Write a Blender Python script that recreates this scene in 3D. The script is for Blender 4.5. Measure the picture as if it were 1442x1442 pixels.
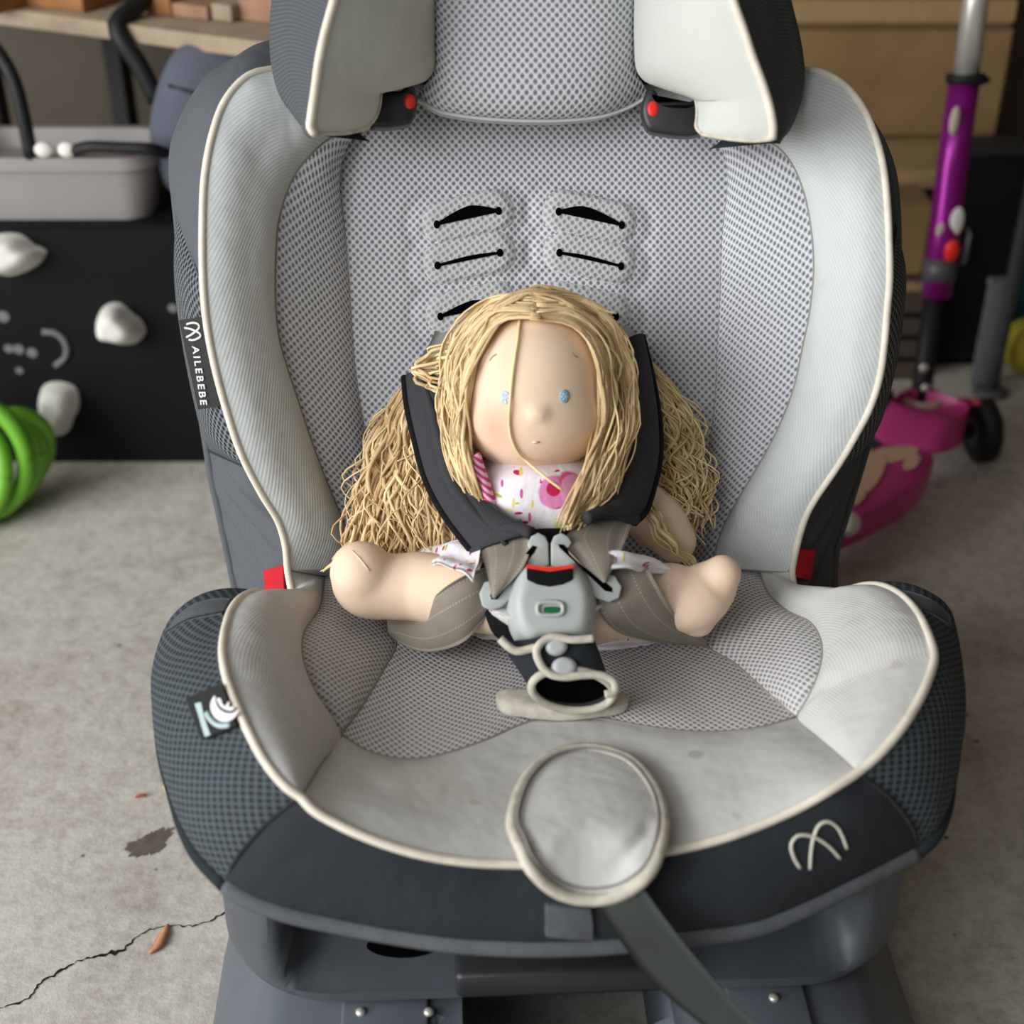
import bpy, bmesh, math, random
import numpy as np
from mathutils import Vector, Matrix

random.seed(7)
rng = np.random.default_rng(7)
scene = bpy.context.scene
for o in list(bpy.data.objects):
    bpy.data.objects.remove(o)

# ------------------------------------------------------------------ camera
FPX = 2000.0
CAMH = 0.815
PITCH = math.radians(32)
cam_d = bpy.data.cameras.new('camera')
cam = bpy.data.objects.new('camera', cam_d)
scene.collection.objects.link(cam)
cam.location = (0, 0, CAMH)
cam.rotation_euler = (math.radians(90) - PITCH, 0, 0)
cam_d.sensor_width = 36.0
cam_d.sensor_fit = 'HORIZONTAL'
cam_d.lens = 36.0 * FPX / 1442.0
cam_d.clip_start = 0.02
cam_d.dof.use_dof = True
cam_d.dof.focus_distance = 0.962
cam_d.dof.aperture_fstop = 4.6
scene.camera = cam

# ------------------------------------------------------------------ world / light
world = bpy.data.worlds.new('overcast_sky')
scene.world = world
world.use_nodes = True
bgn = world.node_tree.nodes['Background']
bgn.inputs['Color'].default_value = (0.90, 0.96, 1.0, 1)
bgn.inputs['Strength'].default_value = 0.19


def area_light(name, loc, target, sx, sy, power, color):
    l = bpy.data.lights.new(name, 'AREA')
    l.shape = 'RECTANGLE'
    l.size, l.size_y = sx, sy
    l.energy = power
    l.color = color
    o = bpy.data.objects.new(name, l)
    scene.collection.objects.link(o)
    o.location = loc
    o.rotation_euler = (Vector(target) - Vector(loc)).to_track_quat('-Z', 'Y').to_euler()
    return o


# daylight coming in through the open garage door behind and left of the camera
area_light('garage_door_daylight', (-2.15, -.30, 1.05), (0.05, 0.8, 0.25), 2.0, 1.5, 70, (0.975, 0.99, 1.0))
area_light('garage_door_daylight', (-1.45, -1.15, 1.95), (0.05, 0.75, 0.25), 1.8, 1.4, 27, (0.96, 0.985, 1.0))

scene.view_settings.view_transform = 'Standard'
scene.view_settings.look = 'None'
scene.view_settings.gamma = 1.0
scene.view_settings.use_curve_mapping = False
scene.view_settings.exposure = 0.16
try:
    scene.cycles.use_denoising = True
    scene.cycles.max_bounces = 6
    scene.cycles.sample_clamp_indirect = 4
except Exception:
    pass

# ------------------------------------------------------------------ geometry maths
CAM = np.array([0, 0, CAMH])
FW = np.array([0, math.cos(PITCH), -math.sin(PITCH)])
UP = np.array([0, math.sin(PITCH), math.cos(PITCH)])
RT = np.array([1.0, 0, 0])


def ray(px, py):
    return FW + RT * (px - 721) / FPX - UP * (py - 721) / FPX


def on_plane(px, py, o, n):
    d = ray(px, py)
    return CAM + d * (np.dot(o - CAM, n) / np.dot(d, n))


def proj(p):
    q = np.asarray(p) - CAM
    z = q @ FW
    return 721 + FPX * (q @ RT) / z, 721 - FPX * (q @ UP) / z


PSI = math.radians(2.5)
O = np.array([0.024, 0.843, 0.24])


def rz(v):
    c, s = math.cos(PSI), math.sin(PSI)
    return np.array([c * v[0] - s * v[1], s * v[0] + c * v[1], v[2]])


RB, TPA = math.radians(20), math.radians(4)
NB = rz((0, -math.cos(RB), math.sin(RB)))     # out of the backrest
SB = rz((0, math.sin(RB), math.cos(RB)))      # up the backrest
NP = rz((0, math.sin(TPA), math.cos(TPA)))    # out of the seat pan
TP = rz((0, -math.cos(TPA), math.sin(TPA)))   # forward along the pan
XL = rz((1, 0, 0))
ZW = np.array([0, 0, 1.0])


def pb(px, py, n):
    return on_plane(px, py, O + NB * n, NB)


def pp(px, py, m):
    return on_plane(px, py, O + NP * m, NP)


def pz(px, py, z=0.0):
    return on_plane(px, py, np.array([0, 0, z]), ZW)


def py_(px, py, y):
    return on_plane(px, py, np.array([0, y, 0.0]), np.array([0, 1.0, 0]))


def seat(x, y, z):            # seat frame: x right, y back, z above floor
    q = rz((x, y, 0))
    return np.array([O[0] + q[0], O[1] + q[1], z])


def B(L):
    return [pb(*p) for p in L]


def PN(L):
    return [pp(*p) for p in L]


def cr(pts, n, closed=False):
    """Catmull-Rom through pts, resampled to n points by arc length."""
    P = np.array(pts, float)
    k = len(P)
    if k == 2 and not closed:
        t = np.linspace(0, 1, n)[:, None]
        return P[0] * (1 - t) + P[1] * t
    out = []
    segs = k if closed else k - 1
    for i in range(segs):
        if closed:
            p0, p1, p2, p3 = P[(i - 1) % k], P[i], P[(i + 1) % k], P[(i + 2) % k]
        else:
            p1, p2 = P[i], P[i + 1]
            p0 = P[i - 1] if i > 0 else 2 * p1 - p2
            p3 = P[i + 2] if i + 2 < k else 2 * p2 - p1
        d1 = max(np.linalg.norm(p1 - p0), 1e-6) ** .5
        d2 = max(np.linalg.norm(p2 - p1), 1e-6) ** .5
        d3 = max(np.linalg.norm(p3 - p2), 1e-6) ** .5
        m1 = ((p1 - p0) / d1 - (p2 - p0) / (d1 + d2) + (p2 - p1) / d2) * d2
        m2 = ((p2 - p1) / d2 - (p3 - p1) / (d2 + d3) + (p3 - p2) / d3) * d2
        for t in np.linspace(0, 1, 16, endpoint=False):
            t2, t3 = t * t, t * t * t
            out.append((2 * t3 - 3 * t2 + 1) * p1 + (t3 - 2 * t2 + t) * m1 + (-2 * t3 + 3 * t2) * p2 + (t3 - t2) * m2)
    out.append(P[0] if closed else P[-1])
    Q = np.array(out)
    s = np.concatenate([[0], np.cumsum(np.linalg.norm(np.diff(Q, axis=0), axis=1))])
    if closed:
        u = np.linspace(0, s[-1], n, endpoint=False)
    else:
        u = np.linspace(0, s[-1], n)
    return np.stack([np.interp(u, s, Q[:, a]) for a in range(Q.shape[1])], 1)


# ------------------------------------------------------------------ materials
def rgb(r, g, b):
    f = lambda c: (c / 255 / 12.92) if c / 255 <= .04045 else ((c / 255 + .055) / 1.055) ** 2.4
    return (f(r), f(g), f(b), 1)


class NT:
    def __init__(self, name, rough=.8, spec=.3):
        self.m = bpy.data.materials.new(name)
        self.m.use_nodes = True
        self.t = self.m.node_tree
        self.b = self.t.nodes['Principled BSDF']
        self.b.inputs['Roughness'].default_value = rough
        self.b.inputs['Specular IOR Level'].default_value = spec

    def n(self, typ, **kw):
        nd = self.t.nodes.new(typ)
        for k, v in kw.items():
            setattr(nd, k, v)
        return nd

    def l(self, a, b):
        self.t.links.new(a, b)

    def math(self, op, a, b=None, c=None):
        nd = self.n('ShaderNodeMath', operation=op)
        for i, v in enumerate((a, b, c)):
            if v is None:
                continue
            if isinstance(v, (int, float)):
                nd.inputs[i].default_value = v
            else:
                self.l(v, nd.inputs[i])
        return nd.outputs[0]

    def vmath(self, op, a, b=None, s=None):
        nd = self.n('ShaderNodeVectorMath', operation=op)
        for i, v in enumerate((a, b)):
            if v is None:
                continue
            if isinstance(v, tuple):
                nd.inputs[i].default_value = v
            else:
                self.l(v, nd.inputs[i])
        if s is not None:
            nd.inputs['Scale'].default_value = s
        return nd

    def mix(self, fac, a, b, blend='MIX'):
        nd = self.n('ShaderNodeMix', data_type='RGBA', blend_type=blend)
        for sock, v in ((nd.inputs[0], fac), (nd.inputs[6], a), (nd.inputs[7], b)):
            if isinstance(v, (int, float, tuple)):
                sock.default_value = v
            else:
                self.l(v, sock)
        return nd.outputs[2]

    def ramp(self, fac, stops):
        nd = self.n('ShaderNodeValToRGB')
        el = nd.color_ramp.elements
        while len(el) < len(stops):
            el.new(.5)
        for e, (p, c) in zip(el, stops):
            e.position = p
            e.color = c if len(c) == 4 else (*c, 1)
        self.l(fac, nd.inputs[0])
        return nd.outputs[0]

    def noise(self, scale, detail=4, vec=None, rough=.55):
        nd = self.n('ShaderNodeTexNoise')
        nd.inputs['Scale'].default_value = scale
        nd.inputs['Detail'].default_value = detail
        nd.inputs['Roughness'].default_value = rough
        if vec is not None:
            self.l(vec, nd.inputs['Vector'])
        return nd.outputs[0]

    def obj(self):
        return self.n('ShaderNodeTexCoord').outputs['Object']

    def uv(self):
        return self.n('ShaderNodeTexCoord').outputs['UV']

    def bump(self, h, strength=.3, dist=.001):
        nd = self.n('ShaderNodeBump')
        nd.inputs['Strength'].default_value = strength
        nd.inputs['Distance'].default_value = dist
        self.l(h, nd.inputs['Height'])
        self.l(nd.outputs[0], self.b.inputs['Normal'])

    def color(self, c):
        if isinstance(c, tuple):
            self.b.inputs['Base Color'].default_value = c
        else:
            self.l(c, self.b.inputs['Base Color'])


def plain(name, c, rough=.5, var=.12, scale=40, spec=.4, metal=0, bump=0.0):
    k = NT(name, rough, spec)
    k.b.inputs['Metallic'].default_value = metal
    nz = k.noise(scale, 4, k.obj())
    dark = tuple(v * (1 - var) for v in c[:3]) + (1,)
    lite = tuple(min(1, v * (1 + var)) for v in c[:3]) + (1,)
    k.color(k.ramp(nz, [(.3, dark), (.7, lite)]))
    if bump:
        k.bump(nz, bump, .002)
    return k.m


def stains(k, base, amount, tint, scale=9.0, lo=.56, hi=.78):
    nz = k.noise(scale, 5, k.obj(), .6)
    f = k.ramp(nz, [(lo, (0, 0, 0)), (hi, (amount, amount, amount))])
    return k.mix(f, base, tint)


def perforated(name, c, hole, cell=.0064, r=.27, soft=.10, stretch=1.0, stain=.35):
    """spacer-mesh fabric: two interleaved square lattices of small holes in metric UV"""
    k = NT(name, .85, .2)
    uv = k.vmath('MULTIPLY', k.uv(), (1 / cell, stretch / cell, 0)).outputs[0]
    ds = []
    for off in ((0, 0, 0), (.5, .5, 0)):
        p = k.vmath('ADD', uv, off).outputs[0]
        p = k.vmath('FRACTION', p).outputs[0]
        p = k.vmath('SUBTRACT', p, (.5, .5, 0)).outputs[0]
        ds.append(k.vmath('LENGTH', p).outputs['Value'])
    d = k.math('MINIMUM', *ds)
    f = k.ramp(d, [(r - soft, (0, 0, 0)), (r + soft, (1, 1, 1))])
    base = stains(k, c, stain, tuple(v * .80 for v in c[:3]) + (1,))
    k.color(k.mix(f, hole, base))
    k.bump(f, .55, .0012)
    return k.m


def twill(name, c, period=.0020, ang=24, depth=.11, stain=.5, tint=rgb(150, 138, 118), spots=()):
    k = NT(name, .85, .2)
    u = k.uv()
    a = math.radians(ang)
    dp = k.vmath('DOT_PRODUCT', u, (math.cos(a), math.sin(a), 0)).outputs['Value']
    w = k.math('SINE', k.math('MULTIPLY', dp, 2 * math.pi / period))
    w = k.math('MULTIPLY_ADD', w, .5, .5)
    base = stains(k, c, stain, tint, 7.0)
    for ctr, r_, col in spots:
        nz = k.noise(220, 2, k.obj())
        d_ = k.math('DIVIDE', k.vmath('DISTANCE', k.obj(), tuple(ctr)).outputs['Value'], r_)
        d_ = k.math('ADD', d_, k.math('MULTIPLY_ADD', nz, .9, -.45))
        base = k.mix(k.ramp(d_, [(.55, (.75, .75, .75)), (1.0, (0, 0, 0))]), base, col)
    dk = k.mix(depth, base, (0.03, 0.03, 0.03, 1))
    k.color(k.mix(w, dk, base))
    dent = k.noise(38, 2, k.obj())
    k.bump(k.math('ADD', k.math('MULTIPLY', w, .12), k.math('MULTIPLY', dent, 2.2)), .45, .0022)
    return k.m


def webbing(name, c, stitch=None):
    """belt webbing, UV u in 0..1 across, v in metres along"""
    k = NT(name, .75, .3)
    sep = k.n('ShaderNodeSeparateXYZ')
    k.l(k.uv(), sep.inputs[0])
    u, v = sep.outputs[0], sep.outputs[1]
    nz = k.noise(60, 3, k.obj())
    col = k.mix(nz, tuple(x * .86 for x in c[:3]) + (1,), tuple(min(1, x * 1.1) for x in c[:3]) + (1,))
    w = k.math('SINE', k.math('MULTIPLY', k.math('ADD', v, k.math('MULTIPLY', u, .02)), 2 * math.pi / .0013))
    h = k.math('MULTIPLY', w, .3)
    if stitch:
        dash = k.math('GREATER_THAN', k.math('SINE', k.math('MULTIPLY', v, 2 * math.pi / .0022)), 0.0)
        m = None
        for pos in (.05, .31, .69, .95):
            d = k.math('LESS_THAN', k.math('ABSOLUTE', k.math('SUBTRACT', u, pos)), .013)
            m = d if m is None else k.math('MAXIMUM', m, d)
        m = k.math('MULTIPLY', m, dash)
        col = k.mix(m, col, stitch)
        h = k.math('ADD', h, m)
    k.color(col)
    k.bump(h, .25, .0006)
    return k.m


M = {}
M['mesh_grey'] = perforated('grey_spacer_mesh', rgb(214, 215, 220), rgb(116, 118, 124), cell=.0051, r=.225, soft=.12, stretch=.92)
M['mesh_pad'] = perforated('grey_pressed_mesh', rgb(204, 204, 206), rgb(150, 150, 152), cell=.0055, r=.21, soft=.12)
M['mesh_pan'] = perforated('grey_pan_mesh', rgb(212, 209, 208), rgb(128, 125, 127), cell=.0050, r=.225, soft=.12)
M['mesh_dark'] = perforated('charcoal_mesh', rgb(80, 87, 92), rgb(38, 43, 46), cell=.0062, r=.25, stain=.1)
M['mesh_side'] = perforated('slate_side_mesh', rgb(116, 121, 125), rgb(28, 30, 32), cell=.0070, r=.27, stain=.1)
M['light'] = twill('pale_grey_twill', rgb(205, 209, 208))
CS0 = seat(0, -.08, 0)
SPOTS = [(pp(a, b, m_) - CS0, r_, col) for a, b, m_, r_, col in ((670, 1121, .010, .0055, rgb(176, 142, 116)), (742, 1060, .006, .0030, rgb(150, 138, 128)), (694, 1170, .006, .0022, rgb(140, 136, 130)), (980, 1063, .008, .0055, rgb(168, 164, 158)),
          (1036, 1142, .014, .0050, rgb(160, 156, 150)), (1182, 882, .036, .0032, rgb(186, 160, 142)), (1262, 935, .055, .006, rgb(190, 184, 176)))]
M['light_pan'] = twill('pale_grey_seat_twill', rgb(206, 205, 201), stain=.55, tint=rgb(178, 170, 158), spots=SPOTS)
M['head_light'] = twill('pale_grey_headrest_twill', rgb(202, 204, 197), ang=20, stain=.7, tint=rgb(172, 158, 132))
M['dark'] = twill('charcoal_twill', rgb(92, 95, 99), period=.002, depth=.25, stain=.2, tint=rgb(106, 109, 113))
M['dark_front'] = twill('charcoal_front_cloth', rgb(44, 48, 53), period=.0016, depth=.2, stain=.35, tint=rgb(56, 60, 66))
M['dark_head'] = twill('charcoal_headrest_twill', rgb(88, 92, 96), period=.0024, ang=72, depth=.45, stain=.1, tint=rgb(70, 70, 70))
M['pad'] = twill('charcoal_pad_cloth', rgb(58, 59, 62), period=.0022, ang=8, depth=.25, stain=.1, tint=rgb(70, 70, 72))
M['piping'] = plain('cream_piping', rgb(224, 215, 199), .8, .10, 90)
M['rim'] = plain('worn_cream_binding', rgb(196, 189, 174), .85, .22, 120, bump=.3)
M['web'] = webbing('taupe_webbing', rgb(142, 133, 120), rgb(178, 170, 156))
M['web_grey'] = webbing('grey_webbing', rgb(152, 152, 150))
M['strap_dark'] = webbing('olive_grey_strap', rgb(62, 66, 62))
M['plastic_light'] = plain('pale_grey_plastic', rgb(174, 179, 175), .42, .05, 60)
M['plastic_dark'] = plain('charcoal_plastic', rgb(74, 78, 84), .42, .10, 30)
M['plastic_black'] = plain('black_plastic', rgb(44, 46, 48), .38, .1, 30)
M['plastic_shell'] = plain('dark_shell_plastic', rgb(52, 54, 58), .5, .1, 30)
M['foot_plastic'] = plain('slate_base_plastic', rgb(92, 97, 105), .45, .08, 20)
M['black_cloth'] = plain('black_cloth', rgb(16, 16, 18), .9, .2, 60, .2)
M['void'] = plain('recess_shade', rgb(8, 8, 9), 1, .1, 30, 0)  # near-black colour standing for the shade inside slots and openings
M['red'] = plain('red_plastic', rgb(235, 48, 40), .4, .05)
M['red_cloth'] = plain('red_tag_cloth', rgb(190, 14, 34), .8, .1, 200)
M['green'] = plain('green_indicator', rgb(16, 96, 56), .4, .15)
M['tag'] = plain('black_woven_tag', rgb(26, 26, 27), .7, .1, 200)
M['white'] = plain('white_print', rgb(226, 225, 224), .7, .02)
M['mint'] = plain('pale_mint_print', rgb(176, 194, 194), .7, .05)
M['thread'] = plain('pale_embroidery', rgb(206, 202, 190), .7, .08, 200)
M['snap'] = plain('grey_snap', rgb(178, 180, 180), .4, .04)
M['seam'] = plain('grey_seam', rgb(146, 141, 136), .9, .1)
M['seam_dark'] = plain('dark_seam', rgb(40, 43, 46), .9, .1)

# ------------------------------------------------------------------ object helpers
COL = scene.collection


def empty(name, loc, label=None, cat=None, group=None):
    o = bpy.data.objects.new(name, None)
    COL.objects.link(o)
    o.empty_display_size = .05
    o.location = tuple(loc)
    tag(o, label, cat, group)
    return o


def tag(o, label=None, cat=None, group=None, kind=None):
    if label: o['label'] = label
    if cat: o['category'] = cat
    if group: o['group'] = group
    if kind: o['kind'] = kind
    return o


def root_loc(p):
    l = Vector((0, 0, 0))
    while p is not None:
        l += p.location
        p = p.parent
    return np.array(l)


def clamp(p):
    """keep thing > part > sub-part: nothing hangs deeper than under a part"""
    while p is not None and p.parent is not None and p.parent.parent is not None:
        p = p.parent
    return p


def part(name, parent):
    """a part whose own mesh is filled in later with absorb()"""
    o = bpy.data.objects.new(name, bpy.data.meshes.new(name))
    COL.objects.link(o)
    o.parent = parent
    return o


def absorb(p, child):
    p.data = child.data
    bpy.data.objects.remove(child)


def mesh(name, V, Fc, mat, parent=None, uv=None, smooth=True, loc=None, label=None):
    """V in world metres; uv per vertex"""
    V = np.asarray(V, float)
    parent = clamp(parent)
    base = root_loc(parent)
    if loc is not None:
        V = V - np.asarray(loc)
    else:
        V = V - base
    me = bpy.data.meshes.new(name)
    me.from_pydata([tuple(v) for v in V], [], [tuple(int(i) for i in f) for f in Fc])
    me.materials.append(mat)
    if uv is not None:
        ul = me.uv_layers.new(name='UVMap')
        vi = np.empty(len(me.loops), dtype=np.int32)
        me.loops.foreach_get('vertex_index', vi)
        ul.data.foreach_set('uv', np.asarray(uv, np.float32)[vi].ravel())
    if smooth:
        me.polygons.foreach_set('use_smooth', [True] * len(me.polygons))
    me.update()
    o = bpy.data.objects.new(name, me)
    COL.objects.link(o)
    if loc is not None:
        o.location = tuple(np.asarray(loc) - base)
    if parent is not None:
        o.parent = parent
    if label: o['label'] = label
    return o


def grid_normals(P):
    du = np.gradient(P, axis=0)
    dv = np.gradient(P, axis=1)
    n = np.cross(du, dv)
    ln = np.linalg.norm(n, axis=2, keepdims=True)
    ln[ln < 1e-12] = 1
    return n / ln


def grid_mesh(name, P, mat, parent, bulge=0, prof='both', disp=None, toward=None, uvalign='mid', thick=0, label=None, uvw=False):
    """P: (nu,nv,3) grid, u along, v across"""
    P = np.array(P, float)
    nu, nv = P.shape[:2]
    N = grid_normals(P)
    tw = CAM if toward is None else np.asarray(toward)
    c = P.reshape(-1, 3).mean(0)
    if np.sum(N * (tw - P)) < 0:
        N = -N
        flip = True
    else:
        flip = False
    dv = np.linalg.norm(np.diff(P, axis=1), axis=2)
    cv = np.concatenate([np.zeros((nu, 1)), np.cumsum(dv, 1)], 1)
    du = np.linalg.norm(np.diff(P, axis=0), axis=2).mean(1)
    cu = np.concatenate([[0], np.cumsum(du)])
    if uvw:
        U = np.repeat(np.linspace(0, 1, nv)[None], nu, 0)
    else:
        U = cv - (cv[:, -1:] / 2 if uvalign == 'mid' else (cv[:, -1:] if uvalign == 'end' else 0))
    V = np.repeat(cu[:, None], nv, 1)
    u = np.linspace(-1, 1, nu)[:, None]
    v = np.linspace(-1, 1, nv)[None]
    if bulge:
        pv = 1 - np.abs(v) ** 3.0
        pu = 1 - np.abs(u) ** 8.0
        w = pv * pu if prof == 'both' else pv * np.ones_like(u)
        P = P + N * (bulge * w)[..., None]
    if disp is not None:
        P = P + N * disp[..., None]
    verts = P.reshape(-1, 3)
    uvs = np.stack([U.ravel(), V.ravel()], 1)
    fc = []
    for i in range(nu - 1):
        for j in range(nv - 1):
            a, b, c_, d = i * nv + j, (i + 1) * nv + j, (i + 1) * nv + j + 1, i * nv + j + 1
            fc.append((a, d, c_, b) if flip else (a, b, c_, d))
    if thick:
        n0 = len(verts)
        verts = np.concatenate([verts, (P - N * thick).reshape(-1, 3)])
        uvs = np.concatenate([uvs, uvs])
        fc += [tuple(n0 + q for q in reversed(f)) for f in list(fc)]
        rim = [i * nv for i in range(nu)] + [(nu - 1) * nv + j for j in range(1, nv)] + \
              [i * nv + nv - 1 for i in range(nu - 2, -1, -1)] + [j for j in range(nv - 2, 0, -1)]
        for a, b in zip(rim, rim[1:] + rim[:1]):
            fc.append((a, b, b + n0, a + n0) if not flip else (b, a, a + n0, b + n0))
    return mesh(name, verts, fc, mat, parent, uvs, label=label)


def loft(curves, nu, nv):
    """curves: list of point lists, each resampled to nu; smooth across to nv"""
    C = [cr(c, nu) for c in curves]
    if len(C) == 2:
        t = np.linspace(0, 1, nv)[None, :, None]
        return C[0][:, None] * (1 - t) + C[1][:, None] * t
    A = np.stack(C, 1)
    return np.stack([cr(A[i], nv) for i in range(nu)], 0)


def coons(c0, c1, d0, d1, nu, nv):
    """c0,c1 run along u at v=0,1 ; d0,d1 run along v at u=0,1"""
    c0, c1 = cr(c0, nu), cr(c1, nu)
    d0, d1 = cr(d0, nv), cr(d1, nv)
    u = np.linspace(0, 1, nu)[:, None, None]
    v = np.linspace(0, 1, nv)[None, :, None]
    A = (1 - v) * c0[:, None] + v * c1[:, None]
    Bq = (1 - u) * d0[None] + u * d1[None]
    Cq = (1 - u) * (1 - v) * c0[0] + (1 - u) * v * c1[0] + u * (1 - v) * c0[-1] + u * v * c1[-1]
    return A + Bq - Cq


def tube_data(pts, r, sides=8, caps=True, flat=None):
    P = np.asarray(pts, float)
    n = len(P)
    r = np.full(n, r) if np.isscalar(r) else np.interp(np.linspace(0, 1, n), np.linspace(0, 1, len(r)), r)
    T = np.gradient(P, axis=0)
    T /= np.maximum(np.linalg.norm(T, axis=1, keepdims=True), 1e-9)
    a = np.array([0, 0, 1.0]) if abs(T[0][2]) < .9 else np.array([1.0, 0, 0])
    N = np.cross(T[0], a); N /= np.linalg.norm(N)
    V, Fc = [], []
    ang = np.linspace(0, 2 * math.pi, sides, endpoint=False)
    for i in range(n):
        N = N - T[i] * np.dot(N, T[i]); N /= max(np.linalg.norm(N), 1e-9)
        Bn = np.cross(T[i], N)
        for q in ang:
            V.append(P[i] + r[i] * (math.cos(q) * N + math.sin(q) * Bn))
    for i in range(n - 1):
        for j in range(sides):
            k = (j + 1) % sides
            Fc.append((i * sides + j, i * sides + k, (i + 1) * sides + k, (i + 1) * sides + j))
    if caps:
        Fc.append(tuple(range(sides - 1, -1, -1)))
        Fc.append(tuple((n - 1) * sides + j for j in range(sides)))
    return V, Fc


def join(datas):
    V, Fc = [], []
    for v, f in datas:
        k = len(V)
        V += [np.asarray(x) for x in v]
        Fc += [tuple(k + i for i in q) for q in f]
    return V, Fc


def tube(name, pts, r, mat, parent, sides=8, n=None, label=None, closed=False):
    if closed:
        P = cr(pts, n or 60, True)
        P = np.concatenate([P, P[:1]])
    else:
        P = cr(pts, n) if n else np.asarray(pts)
    V, Fc = tube_data(P, r, sides, caps=not closed)
    return mesh(name, V, Fc, mat, parent, label=label)


def sausage(joints, radii, sides=20, n=26):
    """rounded-end tapered tube"""
    P = cr(joints, n)
    s = np.concatenate([[0], np.cumsum(np.linalg.norm(np.diff(P, axis=0), axis=1))])
    J = np.asarray(joints, float)
    sj = np.concatenate([[0], np.cumsum(np.linalg.norm(np.diff(J, axis=0), axis=1))])
    R = np.interp(s / s[-1], sj / sj[-1], radii)
    t0 = P[0] - P[1]; t0 /= np.linalg.norm(t0)
    t1 = P[-1] - P[-2]; t1 /= np.linalg.norm(t1)
    pts, rr = [], []
    for a in np.linspace(math.pi / 2 * .97, 0.2, 5):
        pts.append(P[0] + t0 * R[0] * math.sin(a)); rr.append(R[0] * math.cos(a))
    pts += list(P); rr += list(R)
    for a in np.linspace(0.2, math.pi / 2 * .97, 5):
        pts.append(P[-1] + t1 * R[-1] * math.sin(a)); rr.append(R[-1] * math.cos(a))
    P2 = np.array(pts)
    return tube_data(P2, np.array(rr), sides)


def ellipsoid(c, ax, radii, nu=32, nv=20):
    """ax: 3 unit axes"""
    V, Fc = [], []
    c = np.asarray(c)
    for i in range(nv + 1):
        t = math.pi * i / nv
        for j in range(nu):
            p = 2 * math.pi * j / nu
            d = (math.sin(t) * math.cos(p) * radii[0], math.sin(t) * math.sin(p) * radii[1], math.cos(t) * radii[2])
            V.append(c + ax[0] * d[0] + ax[1] * d[1] + ax[2] * d[2])
    for i in range(nv):
        for j in range(nu):
            k = (j + 1) % nu
            Fc.append((i * nu + j, (i + 1) * nu + j, (i + 1) * nu + k, i * nu + k))
    return V, Fc


def prism(name, outline, N, thick, mat, parent, bevel=0, label=None, smooth=False):
    """flat plate: outline points (front face), extruded by -N*thick"""
    P = [np.asarray(p, float) for p in outline]
    n = len(P)
    N = np.asarray(N) / np.linalg.norm(N)
    c = sum(P) / n
    area = sum((np.cross(P[i] - c, P[(i + 1) % n] - c) for i in range(n)), np.zeros(3))
    if np.dot(area, N) < 0:
        P = P[::-1]
    V = P + [p - N * thick for p in P]
    Fc = [tuple(range(n)), tuple(range(2 * n - 1, n - 1, -1))]
    for i in range(n):
        j = (i + 1) % n
        Fc.append((i, i + n, j + n, j))
    o = mesh(name, V, Fc, mat, parent, smooth=False, label=label)
    if bevel:
        bm = bmesh.new(); bm.from_mesh(o.data)
        ed = [e for e in bm.edges if len(e.link_faces) == 2 and e.calc_face_angle(0) > .5 and not (abs(np.dot(np.array(e.verts[0].co - e.verts[1].co), N)) > thick * .9 and n > 12)]
        bmesh.ops.bevel(bm, geom=ed, offset=bevel, segments=3, affect='EDGES', profile=.5)
        bm.to_mesh(o.data); bm.free()
        o.data.polygons.foreach_set('use_smooth', [True] * len(o.data.polygons))
        o.data.update()
        try:
            o.data.set_sharp_from_angle(angle=math.radians(50))
        except Exception:
            pass
    return o


def puffy(name, outline, N, height, mat, parent, k=.35, base=0.0, rings=8, label=None, flat=.55, uvscale=True):
    """pillow from a closed outline: rings shrink towards the centroid while rising along N"""
    P = np.array(outline)
    n = len(P)
    c = P.mean(0)
    N = np.asarray(N) / np.linalg.norm(N)
    V, Fc = [], []
    V += [p - N * base for p in P]
    for i in range(rings):
        t = i / (rings - 1)
        sc = 1 - t * (1 - .04)
        # steep side, flat top
        hgt = height * (1 - max(0, 1 - (1 - sc) / (1 - flat)) ** 2.4) if sc > flat else height
        V += [c + (p - c) * sc + N * hgt for p in P]
    ex = np.cross(N, [0.13, .2, .9]); ex /= np.linalg.norm(ex); ey = np.cross(N, ex)
    for i in range(rings):
        for j in range(n):
            q = (j + 1) % n
            Fc.append((i * n + j, i * n + q, (i + 1) * n + q, (i + 1) * n + j))
    Fc.append(tuple(rings * n + j for j in range(n)))
    area = sum((np.cross(P[i] - c, P[(i + 1) % n] - c) for i in range(n)), np.zeros(3))
    if np.dot(area, N) < 0:
        Fc = [tuple(reversed(f)) for f in Fc]
    uv = [(np.dot(v - c, ex), np.dot(v - c, ey)) for v in V]
    return mesh(name, V, Fc, mat, parent, uv, label=label)


def stack(name, loops, mat, parent, cap_top=True, cap_bottom=True, label=None, smooth=True, sharp=40):
    n = len(loops[0])
    V = [p for L in loops for p in L]
    Fc = []
    for i in range(len(loops) - 1):
        for j in range(n):
            k = (j + 1) % n
            Fc.append((i * n + j, i * n + k, (i + 1) * n + k, (i + 1) * n + j))
    if cap_bottom: Fc.append(tuple(range(n - 1, -1, -1)))
    if cap_top: Fc.append(tuple((len(loops) - 1) * n + j for j in range(n)))
    o = mesh(name, V, Fc, mat, parent, smooth=smooth, label=label)
    if smooth:
        o.data.set_sharp_from_angle(angle=math.radians(sharp))
    return o


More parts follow.
